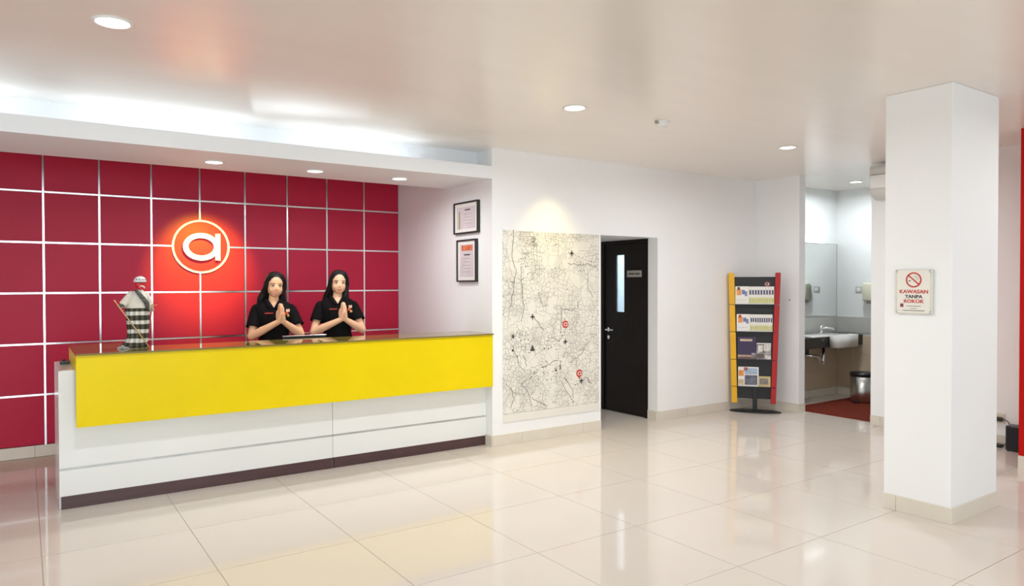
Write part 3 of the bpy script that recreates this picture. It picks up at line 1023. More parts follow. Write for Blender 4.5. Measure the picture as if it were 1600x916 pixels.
# ------------------------------------------------------------------ air conditioner beside the bathroom opening
ac = empty('air_conditioner', (XS, 3.47, 2.35), 0, 'white wall air conditioner high up behind the pillar', 'air conditioner')
bm = bmesh.new()
prof = [(0, 0.02), (-0.06, 0.0), (-0.15, 0.035), (-0.19, 0.10), (-0.19, 0.30), (-0.175, 0.345), (0, 0.345)]
vs0 = [bm.verts.new((x, -0.46, z)) for x, z in prof]
vs1 = [bm.verts.new((x, 0.475, z)) for x, z in prof]
bm.faces.new(vs0)
bm.faces.new(list(reversed(vs1)))
for i in range(len(prof)):
    j = (i + 1) % len(prof)
    bm.faces.new((vs0[i], vs1[i], vs1[j], vs0[j]))
bmesh.ops.bevel(bm, geom=[e for e in bm.edges], offset=0.006, segments=2, affect='EDGES')
obj('housing', bm, M_WHITE, ac, True)
obj('front_panel', B(-0.196, -0.186, -0.45, 0.465, 0.115, 0.245, bevel=0.004), M_WHITE, ac)
obj('air_slot', B(-0.1955, -0.1885, -0.45, 0.455, 0.247, 0.252), M_GREYPLATE, ac)
bm = bmesh.new()
box(bm, -0.145, -0.075, -0.40, 0.40, 0.000, 0.026, Matrix.Rotation(0.38, 4, 'Y'))
obj('louvre', bm, M_BLACK, ac)

# ------------------------------------------------------------------ bathroom
# lower wall tiles and splash tiles are pieces of the wall skins
def tile_wall(parent_name, ax, fixed, a0, a1, zs, m, pitch, sgn=-1):
    root = struct(empty(parent_name))
    for z0, z1 in zs:
        k = a0
        while k < a1 - 0.02:
            e = min(k + pitch, a1)
            if ax == 'x':
                bm = B(k + .001, e - .001, fixed, fixed + 0.014, z0 + .001, z1 - .001)
            else:
                bm = B(fixed, fixed + 0.014, k + .001, e - .001, z0 + .001, z1 - .001)
            obj('tile', bm, m, root)
            k = e
    return root


tile_wall('trim_1', 'x', 5.4205, 7.49, 9.07, ((0.10, 0.33), (0.33, 0.56), (0.56, 0.80)), M_BTILE, 0.40)
tile_wall('trim_2', 'y', 9.0705, 2.42, 5.42, ((0.10, 0.33), (0.33, 0.56), (0.56, 0.80)), M_BTILE, 0.40)
tile_wall('trim_3', 'x', 5.4205, 7.49, 9.07, ((0.832, 1.045),), M_SPLASH, 0.40)
tile_wall('trim_4', 'y', 9.0705, 4.2, 5.42, ((0.832, 1.045),), M_SPLASH, 0.60)
van = empty('vanity_counter', (8.28, 5.42, 0.69), 0, 'dark stone vanity counter along the bathroom wall', 'counter')
obj('slab', B(-0.79, 0.788, -0.36, -0.001, 0.105, 0.130), M_GRANITE, van)
obj('apron', B(-0.79, 0.788, -0.36, -0.335, 0.0, 0.1045), M_GRANITE, van)
bas = empty('wash_basin', (8.35, 5.20, 0.8205), 0, 'white semi-recessed wash basin set in the dark vanity', 'basin')
bm = bmesh.new()
box(bm, -0.42, 0.40, -0.15, 0.16, 0.0, 0.018, bevel=0.006)
obj('deck', bm, M_CERAMIC, bas, True)
bm = bmesh.new()
q0 = [(-0.06, -0.265), (0.40, -0.265), (0.40, -0.142), (-0.06, -0.142)]
lo = [bm.verts.new((x * 0.96 + .01, y, -0.135)) for x, y in q0]
hi = [bm.verts.new((x, y, 0.022)) for x, y in q0]
inn = [bm.verts.new((x + (0.02 if x < 0.1 else -0.02), y + (0.02 if y < -0.2 else -0.001), 0.022)) for x, y in q0]
bot = [bm.verts.new((x + (0.05 if x < 0.1 else -0.05), y + (0.03 if y < -0.2 else -0.01), -0.08)) for x, y in q0]
bm.faces.new(lo)
bm.faces.new(bot)
for A, Bq in ((lo, hi), (hi, inn), (inn, bot)):
    for i in range(4):
        bm.faces.new((A[i], A[(i + 1) % 4], Bq[(i + 1) % 4], Bq[i]))
bmesh.ops.bevel(bm, geom=list(bm.edges), offset=0.006, segments=2, affect='EDGES')
obj('bowl', bm, M_CERAMIC, bas, True)
tap = empty('basin_tap', (8.56, 5.335, 0.839), 0, 'chrome tap standing on the white basin', 'tap')
bm = bmesh.new()
cyl(bm, (0, 0, 0), (0, 0, 0.095), 0.020)
obj('tap_body', bm, M_CHROME, tap, True)
bm = bmesh.new()
tube(bm, [(0, -0.015, 0.07), (0.05, -0.06, 0.075), (0.10, -0.11, 0.062), (0.105, -0.118, 0.05)], 0.013)
obj('spout', bm, M_CHROME, tap, True)
bm = bmesh.new()
box(bm, -0.011, 0.011, -0.05, 0.02, 0.098, 0.112, bevel=0.004)
obj('lever', bm, M_CHROME, tap, True)
dr = empty('drain_pipe', (8.40, 5.20, 0.45), 0, 'chrome waste pipe with a trap under the basin', 'pipe')
bm = bmesh.new()
tube(bm, [(0, 0, 0.236), (0, 0, 0.06), (-0.01, 0, 0.03), (-0.04, 0, 0.012), (-0.075, 0, 0.03), (-0.085, 0, 0.06), (-0.10, 0.01, 0.105), (-0.18, 0.06, 0.125), (-0.26, 0.219, 0.13)], 0.018, 10)
obj('trap', bm, M_CHROME, dr, True)
bm = bmesh.new()
cyl(bm, (-0.20, 0.1, 0.14), (-0.20, 0.1, 0.236), 0.022)
obj('supply_valve', bm, M_BLACK, dr)
# mirror with a light bar above it
mir = empty('bathroom_mirror', (8.28, 5.434, 1.05), 0, 'large frameless mirror on the bathroom wall above the basin', 'mirror')
obj('glass', B(-0.78, 0.788, -0.008, 0.0, 0.0, 0.962), M_MIRROR, mir)
obj('edge_strip', B(0.7885, 0.796, -0.010, 0.0, 0.0, 0.968), M_GREYPLATE, mir)
obj('edge_strip', B(-0.78, 0.796, -0.010, 0.0, 0.9625, 0.968), M_GREYPLATE, mir)
lb = empty('mirror_light', (8.30, 5.434, 2.055), 0, 'glowing white light bar above the bathroom mirror', 'lamp')
obj('diffuser', B(-0.38, 0.395, -0.07, -0.012, -0.036, 0.036, bevel=0.008), M_BATHLAMP, lb)
obj('back_plate', B(-0.30, 0.30, -0.0125, 0.0, -0.03, 0.03), M_WHITE, lb)

# switch plate and dispenser on the side wall
sw = empty('switch_plate', (9.085, 5.124, 1.408), 0, 'small grey switch plate on the bathroom side wall', 'switch')
obj('plate', B(-0.008, 0, -0.043, 0.043, -0.040, 0.040, bevel=0.002), mat('grey_switch', (0.52, 0.52, 0.50), 0.4, var=0.02), sw)
obj('rocker', B(-0.012, -0.0081, -0.022, 0.022, -0.022, 0.022, bevel=0.001), M_WHITE, sw)
dp = empty('soap_dispenser', (9.085, 4.955, 1.26), 0, 'ivory soap dispenser mounted on the bathroom side wall', 'dispenser')
bm = bmesh.new()
box(bm, -0.10, 0, -0.075, 0.075, 0.0, 0.235, bevel=0.02)
obj('housing', bm, M_IVORY, dp, True)
bm = bmesh.new()
box(bm, -0.07, -0.03, -0.03, 0.03, -0.035, -0.0005, bevel=0.004)
obj('nozzle', bm, M_GREYPLATE, dp)
# pedal bin on the carpet
bn = empty('pedal_bin', (8.62, 4.80, 0.0145), 0, 'steel pedal bin with a dark lid beside the vanity', 'bin')
bm = bmesh.new()
lathe(bm, [(0, 0), (0.145, 0), (0.145, 0.02), (0.150, 0.025), (0.150, 0.325), (0, 0.325)], 36)
obj('body', bm, mat('satin_steel', (0.62, 0.60, 0.57), 0.32, metal=1.0, var=0.03), bn, True)
bm = bmesh.new()
lathe(bm, [(0.0, 0.3255), (0.153, 0.3255), (0.155, 0.35), (0.150, 0.365), (0, 0.372)], 36)
obj('lid', bm, M_BLACK, bn, True)
obj('pedal', B(-0.19, -0.13, -0.03, 0.03, 0.003, 0.015, bevel=0.003), M_BLACK, bn)
bm = bmesh.new()
box(bm, 7.492, 8.92, 3.4, 5.075, 0.0, 0.014, bevel=0.003)
tag(obj('bathroom_mat', bm, M_MAT), 'dark red brown carpet mat on the bathroom floor', 'mat')

# ------------------------------------------------------------------ loudspeaker and wiring at the far right
sp = empty('desk_speaker', (7.255, 2.640, 0), 0, 'small black loudspeaker box on the floor by the red pillar', 'speaker')
obj('cabinet', B(-0.065, 0.065, -0.085, 0.065, 0.006, 0.225, bevel=0.008), M_BLACK, sp)
obj('grille', B(-0.070, -0.0655, -0.075, 0.055, 0.02, 0.21, bevel=0.002), mat('speaker_cloth', (0.02, 0.02, 0.024), 0.9, var=0.3, vscale=200), sp)
bm = bmesh.new()
for sx in (-.05, .05):
    for sy in (-.07, .05):
        cyl(bm, (sx, sy, 0), (sx, sy, 0.007), 0.008, n=10)
o = obj('feet', bm, M_BLACK, sp)
o['kind'] = 'stuff'
sk = empty('wall_socket', (XS, 2.82, 0.255), 0, 'white wall socket with a black plug above the loudspeaker', 'socket')
obj('plate', B(-0.008, 0, -0.045, 0.045, -0.045, 0.045, bevel=0.002), M_IVORY, sk)
obj('plug', B(-0.045, -0.0085, -0.035, 0.035, -0.026, 0.012, bevel=0.006), M_BLACK, sk)
bm = bmesh.new()
tube(bm, bez((XS - 0.045, 2.79, 0.247), (XS - 0.06, 2.74, 0.26), (XS - 0.03, 2.715, 0.25), (XS - 0.020, 2.709, 0.10), 10), 0.004)
tag(obj('speaker_cable', bm, M_BLACK), 'thin black cable running from the wall socket to the loudspeaker', 'cable')
ad = empty('power_adapter', (7.30, 2.815, 0), 0, 'small black power adapter lying on the floor by the skirting', 'adapter')
obj('housing', B(-0.03, 0.03, -0.045, 0.045, 0, 0.030, bevel=0.006), M_BLACK, ad)
bm = bmesh.new()
tube(bm, bez((0.0, -0.044, 0.018), (-0.01, -0.08, 0.03), (-0.02, -0.08, 0.06), (-0.03, -0.108, 0.07), 8), 0.0035)
obj('lead', bm, M_BLACK, ad)

# ------------------------------------------------------------------ carved doll on the counter
doll = empty('costumed_doll', (0.665, 5.72, GT), 0, 'red faced doll in a black and white checked robe on the counter', 'figurine')
ck = bpy.data.materials.new('checked_robe_cloth')
ck.use_nodes = True
nt = ck.node_tree
bs = nt.nodes['Principled BSDF']
bs.inputs['Roughness'].default_value = 0.8
tc = nt.nodes.new('ShaderNodeTexCoord')
sep = nt.nodes.new('ShaderNodeSeparateXYZ')
nt.links.new(tc.outputs['Object'], sep.inputs[0])
ang = math_n('ARCTAN2', sep.outputs['Y'], sep.outputs['X'])
nzw = nt.nodes.new('ShaderNodeTexNoise')
nzw.inputs['Scale'].default_value = 9
nt.links.new(tc.outputs['Object'], nzw.inputs['Vector'])
wob = math_n('MULTIPLY', math_n('SUBTRACT', nzw.outputs['Fac'], 0.5), 0.5)
hz = math_n('LESS_THAN', math_n('FRACT', math_n('ADD', math_n('MULTIPLY', sep.outputs['Z'], 15.5), math_n('ADD', 0.35, math_n('MULTIPLY', wob, 0.4)))), 0.42)
vz = math_n('LESS_THAN', math_n('FRACT', math_n('ADD', math_n('MULTIPLY', ang, 1.75), wob)), 0.48)
val = math_n('ADD', math_n('MULTIPLY', hz, 0.58), math_n('MULTIPLY', vz, 0.42))
ramp = nt.nodes.new('ShaderNodeValToRGB')
ramp.color_ramp.elements[0].color = (0.022, 0.021, 0.014, 1)
ramp.color_ramp.elements[1].color = (0.78, 0.76, 0.70, 1)
e = ramp.color_ramp.elements.new(0.42)
e.color = (0.085, 0.078, 0.045, 1)
e = ramp.color_ramp.elements.new(0.58)
e.color = (0.50, 0.49, 0.41, 1)
nt.links.new(val, ramp.inputs['Fac'])
nt.links.new(ramp.outputs['Color'], bs.inputs['Base Color'])
M_CHECK = ck


def loft(bm, rings, n=36, cap=True, wav=0.0, wn=7, open_rows=None):
    """rings: (cx, cy, z, rx, ry)"""
    R_ = []
    for k, (cx, cy, z, ax, ay) in enumerate(rings):
        R_.append([bm.verts.new((cx + ax * (1 + wav * math.sin(wn * 2 * PI * i / n + k * .5)) * math.cos(2 * PI * i / n), cy + ay * (1 + wav * math.sin(wn * 2 * PI * i / n + k * .5)) * math.sin(2 * PI * i / n), z)) for i in range(n)])
    for A, Bq in zip(R_, R_[1:]):
        for i in range(n):
            j = (i + 1) % n
            bm.faces.new((A[i], A[j], Bq[j], Bq[i]))
    if cap:
        bm.faces.new(list(reversed(R_[0])))
        bm.faces.new(R_[-1])


bm = bmesh.new()
loft(bm, [(-.012, 0, 0.0, .085, .070), (-.010, 0, .02, .088, .072), (.005, 0, .05, .070, .060), (.014, 0, .10, .066, .058), (.014, 0, .20, .072, .060), (.012, 0, .28, .078, .060), (.016, 0, .325, .066, .052)], wav=0.05, wn=8)
obj('robe', bm, M_CHECK, doll, True, 'checked black and white robe')
bm = bmesh.new()
loft(bm, [(-.045, -.01, .0, .075, .055), (-.043, -.012, .010, .070, .050), (-.035, -.012, .030, .045, .035), (-.02, -.01, .05, .02, .02)], wav=0.10, wn=6)
obj('robe_train', bm, mat('pale_checked_cloth', (0.50, 0.49, 0.46), 0.8, var=0.7, vscale=28), doll, True)
bm = bmesh.new()
loft(bm, [(.013, 0, .285, .082, .064), (.018, 0, .325, .074, .058), (.022, 0, .37, .056, .046), (.024, 0, .405, .030, .028), (.026, 0, .42, .018, .018)], wav=0.03, wn=5)
chain(bm, [((-.03, -.01, .385), .024), ((-.060, -.02, .345), .026), ((-.085, -.035, .315), .026)])
chain(bm, [((.065, 0, .38), .022), ((.088, -.01, .335), .022), ((.09, -.03, .29), .018)])
o = obj('jacket', bm, mat('cream_jacket_cloth', (0.70, 0.66, 0.58), 0.85, var=0.08, vscale=25), doll, True, 'cream jacket with long sleeves')
md = o.modifiers.new('remesh', 'REMESH')
md.mode = 'VOXEL'
md.voxel_size = 0.004
md.use_smooth_shade = True
bm = bmesh.new()
tube(bm, [(-.005, -.044, .415), (.015, -.058, .39), (.040, -.063, .355), (.062, -.060, .325), (.070, -.055, .28)], [.012, .014, .016, .018, .012], 8)
obj('sash', bm, mat('grey_sash_cloth', (0.10, 0.10, 0.09), 0.85, var=0.7, vscale=60), doll, True, 'dark checked sash')
bm = bmesh.new()
loft(bm, [(-.098, -.040, .297, .026, .026), (-.094, -.038, .305, .027, .027), (-.090, -.036, .318, .024, .024)], 18)
obj('cuff', bm, mat('grey_sash_cloth', (0.1, 0.1, 0.09)), doll, True)
M_MASK = mat('red_lacquer', (0.62, 0.014, 0.025), 0.25, var=0.05)
bm = bmesh.new()
ell(bm, (.028, 0, .453), .034, .036, .042)
rcone(bm, (.028, 0, .40), .016, (.028, 0, .43), .016)
ell(bm, (.040, -.034, .452), .010, .012, .010)
ell(bm, (.032, -.028, .432), .020, .012, .012)
ell(bm, (.008, -.026, .452), .008, .008, .012)
o = obj('head', bm, M_MASK, doll, True, 'red lacquered face')
md = o.modifiers.new('remesh', 'REMESH')
md.mode = 'VOXEL'
md.voxel_size = 0.0028
md.use_smooth_shade = True
bm = bmesh.new()
tube(bm, [(.020, -.036, .438), (.030, -.043, .4445), (.041, -.044, .442), (.052, -.037, .435), (.058, -.026, .427)], [.002, .0045, .0055, .0045, .002], 8)
obj('moustache', bm, M_PAPER, doll, True)
bm = bmesh.new()
tube(bm, [(.014, -.034, .466), (.026, -.038, .464), (.033, -.040, .462)], .003, 6)
tube(bm, [(.044, -.036, .462), (.054, -.030, .464), (.058, -.022, .466)], .003, 6)
o = obj('brow_paint', bm, M_DARKTXT, doll)
bm = bmesh.new()
loft(bm, [(.028, 0, .471, .040, .042), (.028, 0, .478, .042, .044), (.029, 0, .495, .037, .040), (.030, 0, .508, .024, .027), (.030, 0, .514, .008, .010)], 28)
obj('cap', bm, mat('pale_cap_cloth', (0.70, 0.71, 0.72), 0.7, var=0.08, vscale=60), doll, True, 'pale round cap with black studs')
bm = bmesh.new()
for a in (-2.3, -1.75, -1.2, -0.7):
    ell(bm, (.029 + .039 * math.cos(a), .042 * math.sin(a), .490), .0045, .0045, .0045, n=10, k=6)
o = obj('cap_studs', bm, M_DARKTXT, doll)
o['kind'] = 'stuff'
# red hand holding a stick
bm = bmesh.new()
ell(bm, (-.108, -.042, .312), .014, .010, .012)
for k in range(4):
    p = Vector((-.114 - .003 * k, -.050, .306 + .007 * k))
    chain(bm, [(p, .0042), (p + Vector((-.010, -.010, .004)), .0038), (p + Vector((-.016, -.002, .008)), .0032)], 8)
chain(bm, [((-.104, -.05, .318), .0045), ((-.116, -.058, .330), .004)], 8)
obj('hand', bm, M_MASK, doll, True)
bm = bmesh.new()
cyl(bm, (-.142, -.058, .347), (.075, -.088, .006), .0045, .0040, n=10)
obj('stick', bm, mat('bamboo', (0.62, 0.42, 0.20), 0.5, var=0.15, vscale=20), doll, True, 'pale bamboo stick')
bm = bmesh.new()
ell(bm, (.093, -.038, .272), .012, .010, .013)
for k in range(4):
    p = Vector((.098, -.044, .264 + .006 * k))
    chain(bm, [(p, .004), (p + Vector((.010, -.010, 0)), .0036), (p + Vector((.002, -.018, .002)), .003)], 8)
obj('hand', bm, mat('grey_wood', (0.40, 0.36, 0.30), 0.6, var=0.1), doll, True)
bm = bmesh.new()
cyl(bm, (.102, -.052, .315), (.078, -.058, .125), .0030, .0030, n=8)
obj('short_stick', bm, mat('red_brown_wood', (0.42, 0.15, 0.08), 0.5, var=0.15, vscale=20), doll, True)
bm = bmesh.new()
rcone(bm, (.085, -.052, .305), .003, (.130, -.060, .306), .002)
obj('carved_tip', bm, mat('bamboo', (0.6, 0.4, 0.2)), doll, True)

# ------------------------------------------------------------------ two women behind the counter
def remesh(o, v, smooth=4):
    md = o.modifiers.new('remesh', 'REMESH')
    md.mode = 'VOXEL'
    md.voxel_size = v
    md.use_smooth_shade = True
    if smooth:
        ms = o.modifiers.new('smooth', 'SMOOTH')
        ms.factor = 0.5
        ms.iterations = smooth


def woman(loc, rz, label, dz, P):
    root = empty('person', loc, rz, label, 'person', 'hotel receptionists')
    skin = P['skin']
    hy, ht = math.radians(P['yaw']), math.radians(P['tilt'])
    piv = Vector((0, 0.01, 1.37 + dz))
    HM = Matrix.Translation(Vector((P['hx'], 0, 0)) + piv) @ Matrix.Rotation(ht, 4, 'Y') @ Matrix.Rotation(hy, 4, 'Z') @ Matrix.Rotation(math.radians(P['nod']), 4, 'X') @ Matrix.Translation(-piv)

    def h(x, y, z):
        return HM @ Vector((x, y, z + dz))

    def hell(bm, c, a, b, cc, n=20, k=12):
        ell(bm, (c[0], c[1], c[2] + dz), a, b, cc, HM, n, k)

    def z(v):
        return v + dz

    # --- one continuous body: feet, legs, torso, arms, hands, neck, head
    bm = bmesh.new()
    for s in (-1, 1):
        chain(bm, [((s * .085, 0, z(.88)), .085), ((s * .085, -.01, z(.50)), .055), ((s * .08, .01, .10), .036), ((s * .08, .0, .055), .036)])
        rcone(bm, (s * .08, .02, .045), .038, (s * .085, -.13, .032), .026)
    ell(bm, (0, 0, z(.90)), .155, .105, .13)
    ell(bm, (0, 0, z(1.06)), .118, .080, .17)
    ell(bm, (0, -.005, z(1.20)), .140, .088, .15)
    chain(bm, [((-.115, .0, z(1.255)), .040), ((0, -.010, z(1.295)), .056), ((.115, .0, z(1.255)), .040)])
    chain(bm, [((0, .012, z(1.30)), .054), ((P['hx'] * .5, .008, z(1.37)), .043), (h(0, .012, 1.43), .044)])
    for s, side in ((-1, 'l'), (1, 'r')):
        sh, el, wr = [Vector(v) for v in P['arm_' + side]]
        rcone(bm, sh + (el - sh) * .12, .036, el, .036)
        mid = el.lerp(wr, .35)
        chain(bm, [(el, .036), (mid, .037), (wr, .0235)])
        D = Vector((.92, .38, 0)) * s
        tip = Vector(P['tip']) + D * .0084
        ax = (tip - wr).normalized()
        L = (tip - wr).length
        Y = Vector((-.38, .92, 0))
        Y = (Y - ax * Y.dot(ax)).normalized()
        base = wr + ax * .005
        # palm: a flat pad made of four tapered metacarpals
        for f, yo_ in enumerate((.028, .010, -.009, -.026)):
            kn = wr + ax * (L * (.50, .53, .51, .46)[f]) + Y * yo_ - D * .0030
            chain(bm, [(base + Y * yo_ * .5, .0165), (kn, .0115)], 10)
            ln = L * (.93, 1.0, .94, .80)[f]
            pip = wr + ax * (L * (.50, .53, .51, .46)[f] + (ln - L * .5) * .50) + Y * yo_ * .92 - D * .0016
            end = wr + ax * ln + Y * yo_ * .80
            chain(bm, [(kn, .0095), (pip, .0086), (end, .0066)], 10)
        t0 = wr + ax * L * .16 + Y * .028
        chain(bm, [(t0, .014), (t0 + ax * .034 + Y * .020, .0105), (t0 + ax * .062 + Y * .018, .0078)], 10)
    # head
    hell(bm, (0, .015, 1.515), .0715, .090, .083)
    hell(bm, (0, -.010, 1.453), .0635, .074, .074)
    hell(bm, (0, -.052, 1.403), .022, .019, .016)
    for s in (-1, 1):
        hell(bm, (s * .033, -.045, 1.448), .025, .024, .027)
        rcone(bm, h(s * .042, -.010, 1.425), .019, h(s * .012, -.048, 1.405), .018)
        hell(bm, (s * .072, .012, 1.474), .009, .019, .030)
        rcone(bm, h(s * .014, -.068, 1.504), .007, h(s * .046, -.055, 1.504), .006)
        hell(bm, (s * .0085, -.082, 1.451), .0058, .007, .005)
    rcone(bm, h(0, -.070, 1.492), .0060, h(0, -.088, 1.456), .0076)
    body = obj('body', bm, skin, root, True)
    remesh(body, 0.0036, 5)
    # --- face details
    for s in (-1, 1):
        bm = bmesh.new()
        hell(bm, (s * .0295, -.0655, 1.481), .0125, .0068, .0046 if P['smile'] else .0056, 14, 8)
        e = obj('eye', bm, M_EYEW, root, True)
        bm = bmesh.new()
        hell(bm, (s * .0290 + P['gaze'], -.0705, 1.481), .0056, .0030, .0046 if P['smile'] else .0054, 12, 8)
        obj('iris', bm, M_IRIS, e, True)
        bm = bmesh.new()
        tube(bm, [h(s * .0160, -.0700, 1.4820), h(s * .0225, -.0728, 1.4868), h(s * .0300, -.0722, 1.4880), h(s * .0375, -.0680, 1.4860), h(s * .0440, -.0610, 1.4820)], [.0012, .0022, .0024, .0022, .0012], 6)
        obj('eyelash', bm, M_IRIS, root)
        bm = bmesh.new()
        tube(bm, [h(s * .0150, -.0790, 1.5015), h(s * .0270, -.0765, 1.5055), h(s * .0400, -.0675, 1.5055), h(s * .0500, -.0570, 1.5000)], [.0022, .0026, .0022, .0012], 6)
        obj('eyebrow', bm, mat('dark_brow_hair', (0.03, 0.018, 0.013), 0.6, var=0.1), root)
    bm = bmesh.new()
    up = .0065 if P['smile'] else .001
    wl = .0265 if P['smile'] else .0215
    tube(bm, [h(-wl, -.0665, 1.4185 + up), h(-wl * .5, -.0785, 1.4205), h(0, -.0820, 1.4195), h(wl * .5, -.0785, 1.4205), h(wl, -.0665, 1.4185 + up)], [.0010, .0028, .0031, .0028, .0010], 8)
    low = .0085 if P['smile'] else .0045
    tube(bm, [h(-wl, -.0665, 1.4180 + up), h(-wl * .5, -.0775, 1.4175 - low), h(0, -.0810, 1.4165 - low), h(wl * .5, -.0775, 1.4175 - low), h(wl, -.0665, 1.4180 + up)], [.0012, .0036, .0044, .0036, .0012], 8)
    lp = obj('lips', bm, M_LIPS, root, True)
    if P['smile']:
        bm = bmesh.new()
        hell(bm, (0, -.0765, 1.4160), .0185, .0040, .0046, 16, 8)
        obj('teeth', bm, M_TEETH, root, True)
    # --- hair
    bm = bmesh.new()
    hell(bm, (0, .0300, 1.5295), .0825, .0965, .082)
    chain(bm, [(h(0, .058, 1.50), .072), (h(0, .070, 1.42), .066), ((0, .085, z(1.33)), .060), ((0, .095, z(1.22)), .045)])
    for s in (-1, 1):
        q = P['lock_l'] if s < 0 else P['lock_r']
        pts = [(h(s * .012, -.024, 1.590), .019), (h(s * .050, -.030, 1.574), .019), (h(s * .0745, -.020, 1.528), .0185), (h(s * .0800, -.002, 1.470), .022)]
        pts += [((Vector(a) + Vector((0, 0, dz))), r) for a, r in q]
        chain(bm, pts, 12)
        chain(bm, [(h(s * .066, .03, 1.50), .03), (h(s * .070, .045, 1.42), .034), ((s * .075 + P['hx'] * .5, .075, z(1.33)), .040), ((s * .07, .095, z(1.23)), .03)], 12)
    hr = obj('hair', bm, M_HAIR, root, True)
    remesh(hr, 0.005, 3)
    # --- polo shirt: torso, sleeves
    bm = bmesh.new()
    n = 56
    rows = [(.86, .158, .112), (.93, .150, .105), (1.00, .130, .092), (1.06, .132, .095), (1.13, .146, .108), (1.19, .156, .118), (1.235, .162, .112), (1.275, .164, .096)]
    grid = []
    for (zz, w, d) in rows:
        rr = []
        for i in range(n):
            a = 2 * PI * i / n
            cx, sx = math.cos(a), math.sin(a)
            x = w * math.copysign(abs(sx) ** .82, sx)
            y = -d * math.copysign(abs(cx) ** .82, cx) * (1.0 if cx > 0 else .88)
            if 1.1 < zz < 1.25 and cx > .2:
                y -= .010 * math.exp(-((abs(x) - .07) / .04) ** 2)
            fold = .0025 * math.sin(9 * a + zz * 30) * (1 if zz < 1.2 else .3)
            rr.append(Vector((x * (1 + fold * 6), y * (1 + fold * 6), z(zz))))
        grid.append(rr)
    ring = grid[-1]
    top = []
    for i in range(n):
        a = 2 * PI * i / n
        cx, sx = math.cos(a), math.sin(a)
        f = max(0.0, cx) ** 3
        neck = Vector((.064 * sx, -.056 * cx + .006, 1.350 + .010 * (-cx)))
        v = Vector((.020 * sx, -.094, 1.288))
        p = neck.lerp(v, f)
        p.z += dz
        top.append(p)
    for k in (1, 2, 3, 4):
        t = k / 4
        rr = []
        for i in range(n):
            p0, p2 = ring[i], top[i]
            p1 = Vector((p0.x * 1.02, p0.y * .90, max(p0.z, p2.z - .020)))
            rr.append(p0 * (1 - t) ** 2 + p1 * 2 * t * (1 - t) + p2 * t * t)
        grid.append(rr)
    V = [[bm.verts.new(p) for p in rr] for rr in grid]
    for A, Bq in zip(V, V[1:]):
        for i in range(n):
            j = (i + 1) % n
            bm.faces.new((A[i], A[j], Bq[j], Bq[i]))
    for side in 'lr':
        sh, el, wr = [Vector(v) for v in P['arm_' + side]]
        d = (el - sh).normalized()
        hem = sh + d * P['sleeve']
        M, L = frame_of(sh - d * .01, hem)
        lathe(bm, [(0, -.040), (.024, -.035), (.041, -.019), (.050, .010), (.056, .06), (.060, L - .02), (.063, L), (.058, L), (.050, L - .03)], 26, M)
    shirt = obj('polo_shirt', bm, M_POLO, root, True, 'black short-sleeved polo shirt')
    # collar
    bm = bmesh.new()
    cv = []
    for i in range(3, n - 2):
        a = 2 * PI * i / n
        cx, sx = math.cos(a), math.sin(a)
        p = top[i]
        out = Vector((sx, -cx, 0))
        flap = .030 + .022 * max(0, cx) ** 1.5
        up_ = .018 if cx < .6 else .018 * (1 - cx) / .4
        cv.append([bm.verts.new(p + out * .001), bm.verts.new(p + out * -.002 + Vector((0, 0, up_))), bm.verts.new(p + out * .006 + Vector((0, 0, up_ + .003))), bm.verts.new(p + out * (flap * .72) + Vector((0, -.010 * max(0, cx), -flap * .45 + .004)))])
    for A, Bq in zip(cv, cv[1:]):
        for k in range(3):
            bm.faces.new((A[k], Bq[k], Bq[k + 1], A[k + 1]))
    col = obj('collar', bm, M_POLO, shirt, True)
    so = col.modifiers.new('solid', 'SOLIDIFY')
    so.thickness = .003
    so.offset = 0
    # chest prints
    def chest(name, x0, x1, z0, z1, m):
        yy = -.1335 if abs((x0 + x1) / 2) < .1 else -.126
        bm = bmesh.new()
        vs = [(x0, z0), (x1, z0), (x1, z1), (x0, z1)]
        w, d = .154, .116
        def yy(x):
            c = max(0.02, 1 - (abs(x) / w) ** (2 / .82)) ** .41
            return -d * c - .010 * math.exp(-((abs(x) - .07) / .04) ** 2) - .004
        f = [bm.verts.new((x, yy(x) - .0015, z(zz))) for x, zz in vs]
        g = [bm.verts.new((x, yy(x) + .006, z(zz))) for x, zz in vs]
        bm.faces.new(f)
        bm.faces.new(g)
        for i in range(4):
            bm.faces.new((f[i], f[(i + 1) % 4], g[(i + 1) % 4], g[i]))
        return obj(name, bm, m, shirt)
    for k in range(6):
        x0 = P['tagx'] + k * .0120
        chest('name_lettering', x0, x0 + .0088, 1.233, 1.243, M_REDTXT)
    bx = P['badgex']
    chest('badge_print', bx, bx + .034, 1.246, 1.272, MP('badge_cream', (.75, .50, .36), .3, 60))
    chest('badge_print', bx - .010, bx + .020, 1.222, 1.244, MP('badge_red', (.55, .08, .03), .3, 60))
    chest('badge_print', bx + .012, bx + .036, 1.205, 1.226, MP('badge_amber', (.75, .42, .12), .3, 60))
    # trousers and shoes (behind the counter)
    bm = bmesh.new()
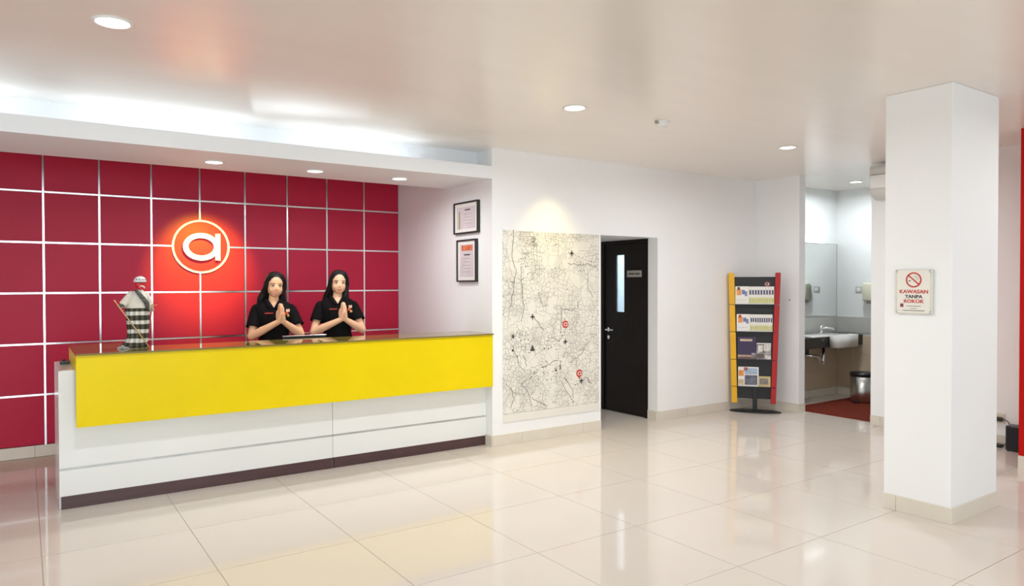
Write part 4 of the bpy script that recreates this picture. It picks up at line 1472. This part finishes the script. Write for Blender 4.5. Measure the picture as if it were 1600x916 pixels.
    loft(bm, [(0, 0, z(.82), .166, .118), (0, 0, z(.90), .158, .112), (0, 0, z(.945), .140, .100)], 32, cap=False)
    for s in (-1, 1):
        M, L = frame_of((s * .086, 0, z(.86)), (s * .082, .005, .09))
        lathe(bm, [(.084, 0), (.094, .06), (.072, .42), (.058, L)], 22, M)
    tr = obj('trousers', bm, mat('black_trouser_cloth', (0.012, 0.012, 0.014), 0.8, var=0.15, vscale=40), root, True)
    for s in (-1, 1):
        bm = bmesh.new()
        rcone(bm, (s * .08, .025, .046), .046, (s * .085, -.14, .035), .034)
        for v in bm.verts:
            v.co.z = max(v.co.z, 0.0)
        obj('shoe', bm, M_BLACK, root, True)
    return root


woman((1.862, 6.50, 0), math.radians(-14), 'smiling woman in a black polo, palms together, standing nearer the doll', 0.0, dict(
    skin=M_SKIN, yaw=8, tilt=3, nod=3, hx=.006, smile=True, gaze=.001, sleeve=.165,
    arm_l=((-.146, .0, 1.266), (-.188, -.075, 1.035), (.036, -.190, 1.165)),
    arm_r=((.146, .0, 1.266), (.228, -.075, 1.045), (.075, -.190, 1.165)),
    tip=(.056, -.205, 1.322), tagx=-.078, badgex=.102,
    lock_l=(((-.082, .015, 1.42), .030), ((-.105, .028, 1.365), .036), ((-.118, .04, 1.30), .030)),
    lock_r=(((.080, .010, 1.42), .024), ((.080, .020, 1.37), .026), ((.088, .035, 1.29), .024))))
woman((2.478, 6.55, 0), math.radians(-17), 'woman in a black polo, palms together, standing nearer the certificates', 0.022, dict(
    skin=M_SKIN2, yaw=4, tilt=2, nod=0, hx=.010, smile=False, gaze=0.0, sleeve=.150,
    arm_l=((-.156, .0, 1.284), (-.222, -.075, 1.045), (.022, -.190, 1.165)),
    arm_r=((.150, .0, 1.284), (.226, -.075, 1.060), (.061, -.190, 1.165)),
    tip=(.046, -.205, 1.322), tagx=-.078, badgex=.098,
    lock_l=(((-.080, .012, 1.41), .026), ((-.098, .030, 1.365), .030), ((-.115, .045, 1.30), .030)),
    lock_r=(((.078, .004, 1.41), .024), ((.070, -.018, 1.36), .022), ((.076, .0, 1.29), .022))))
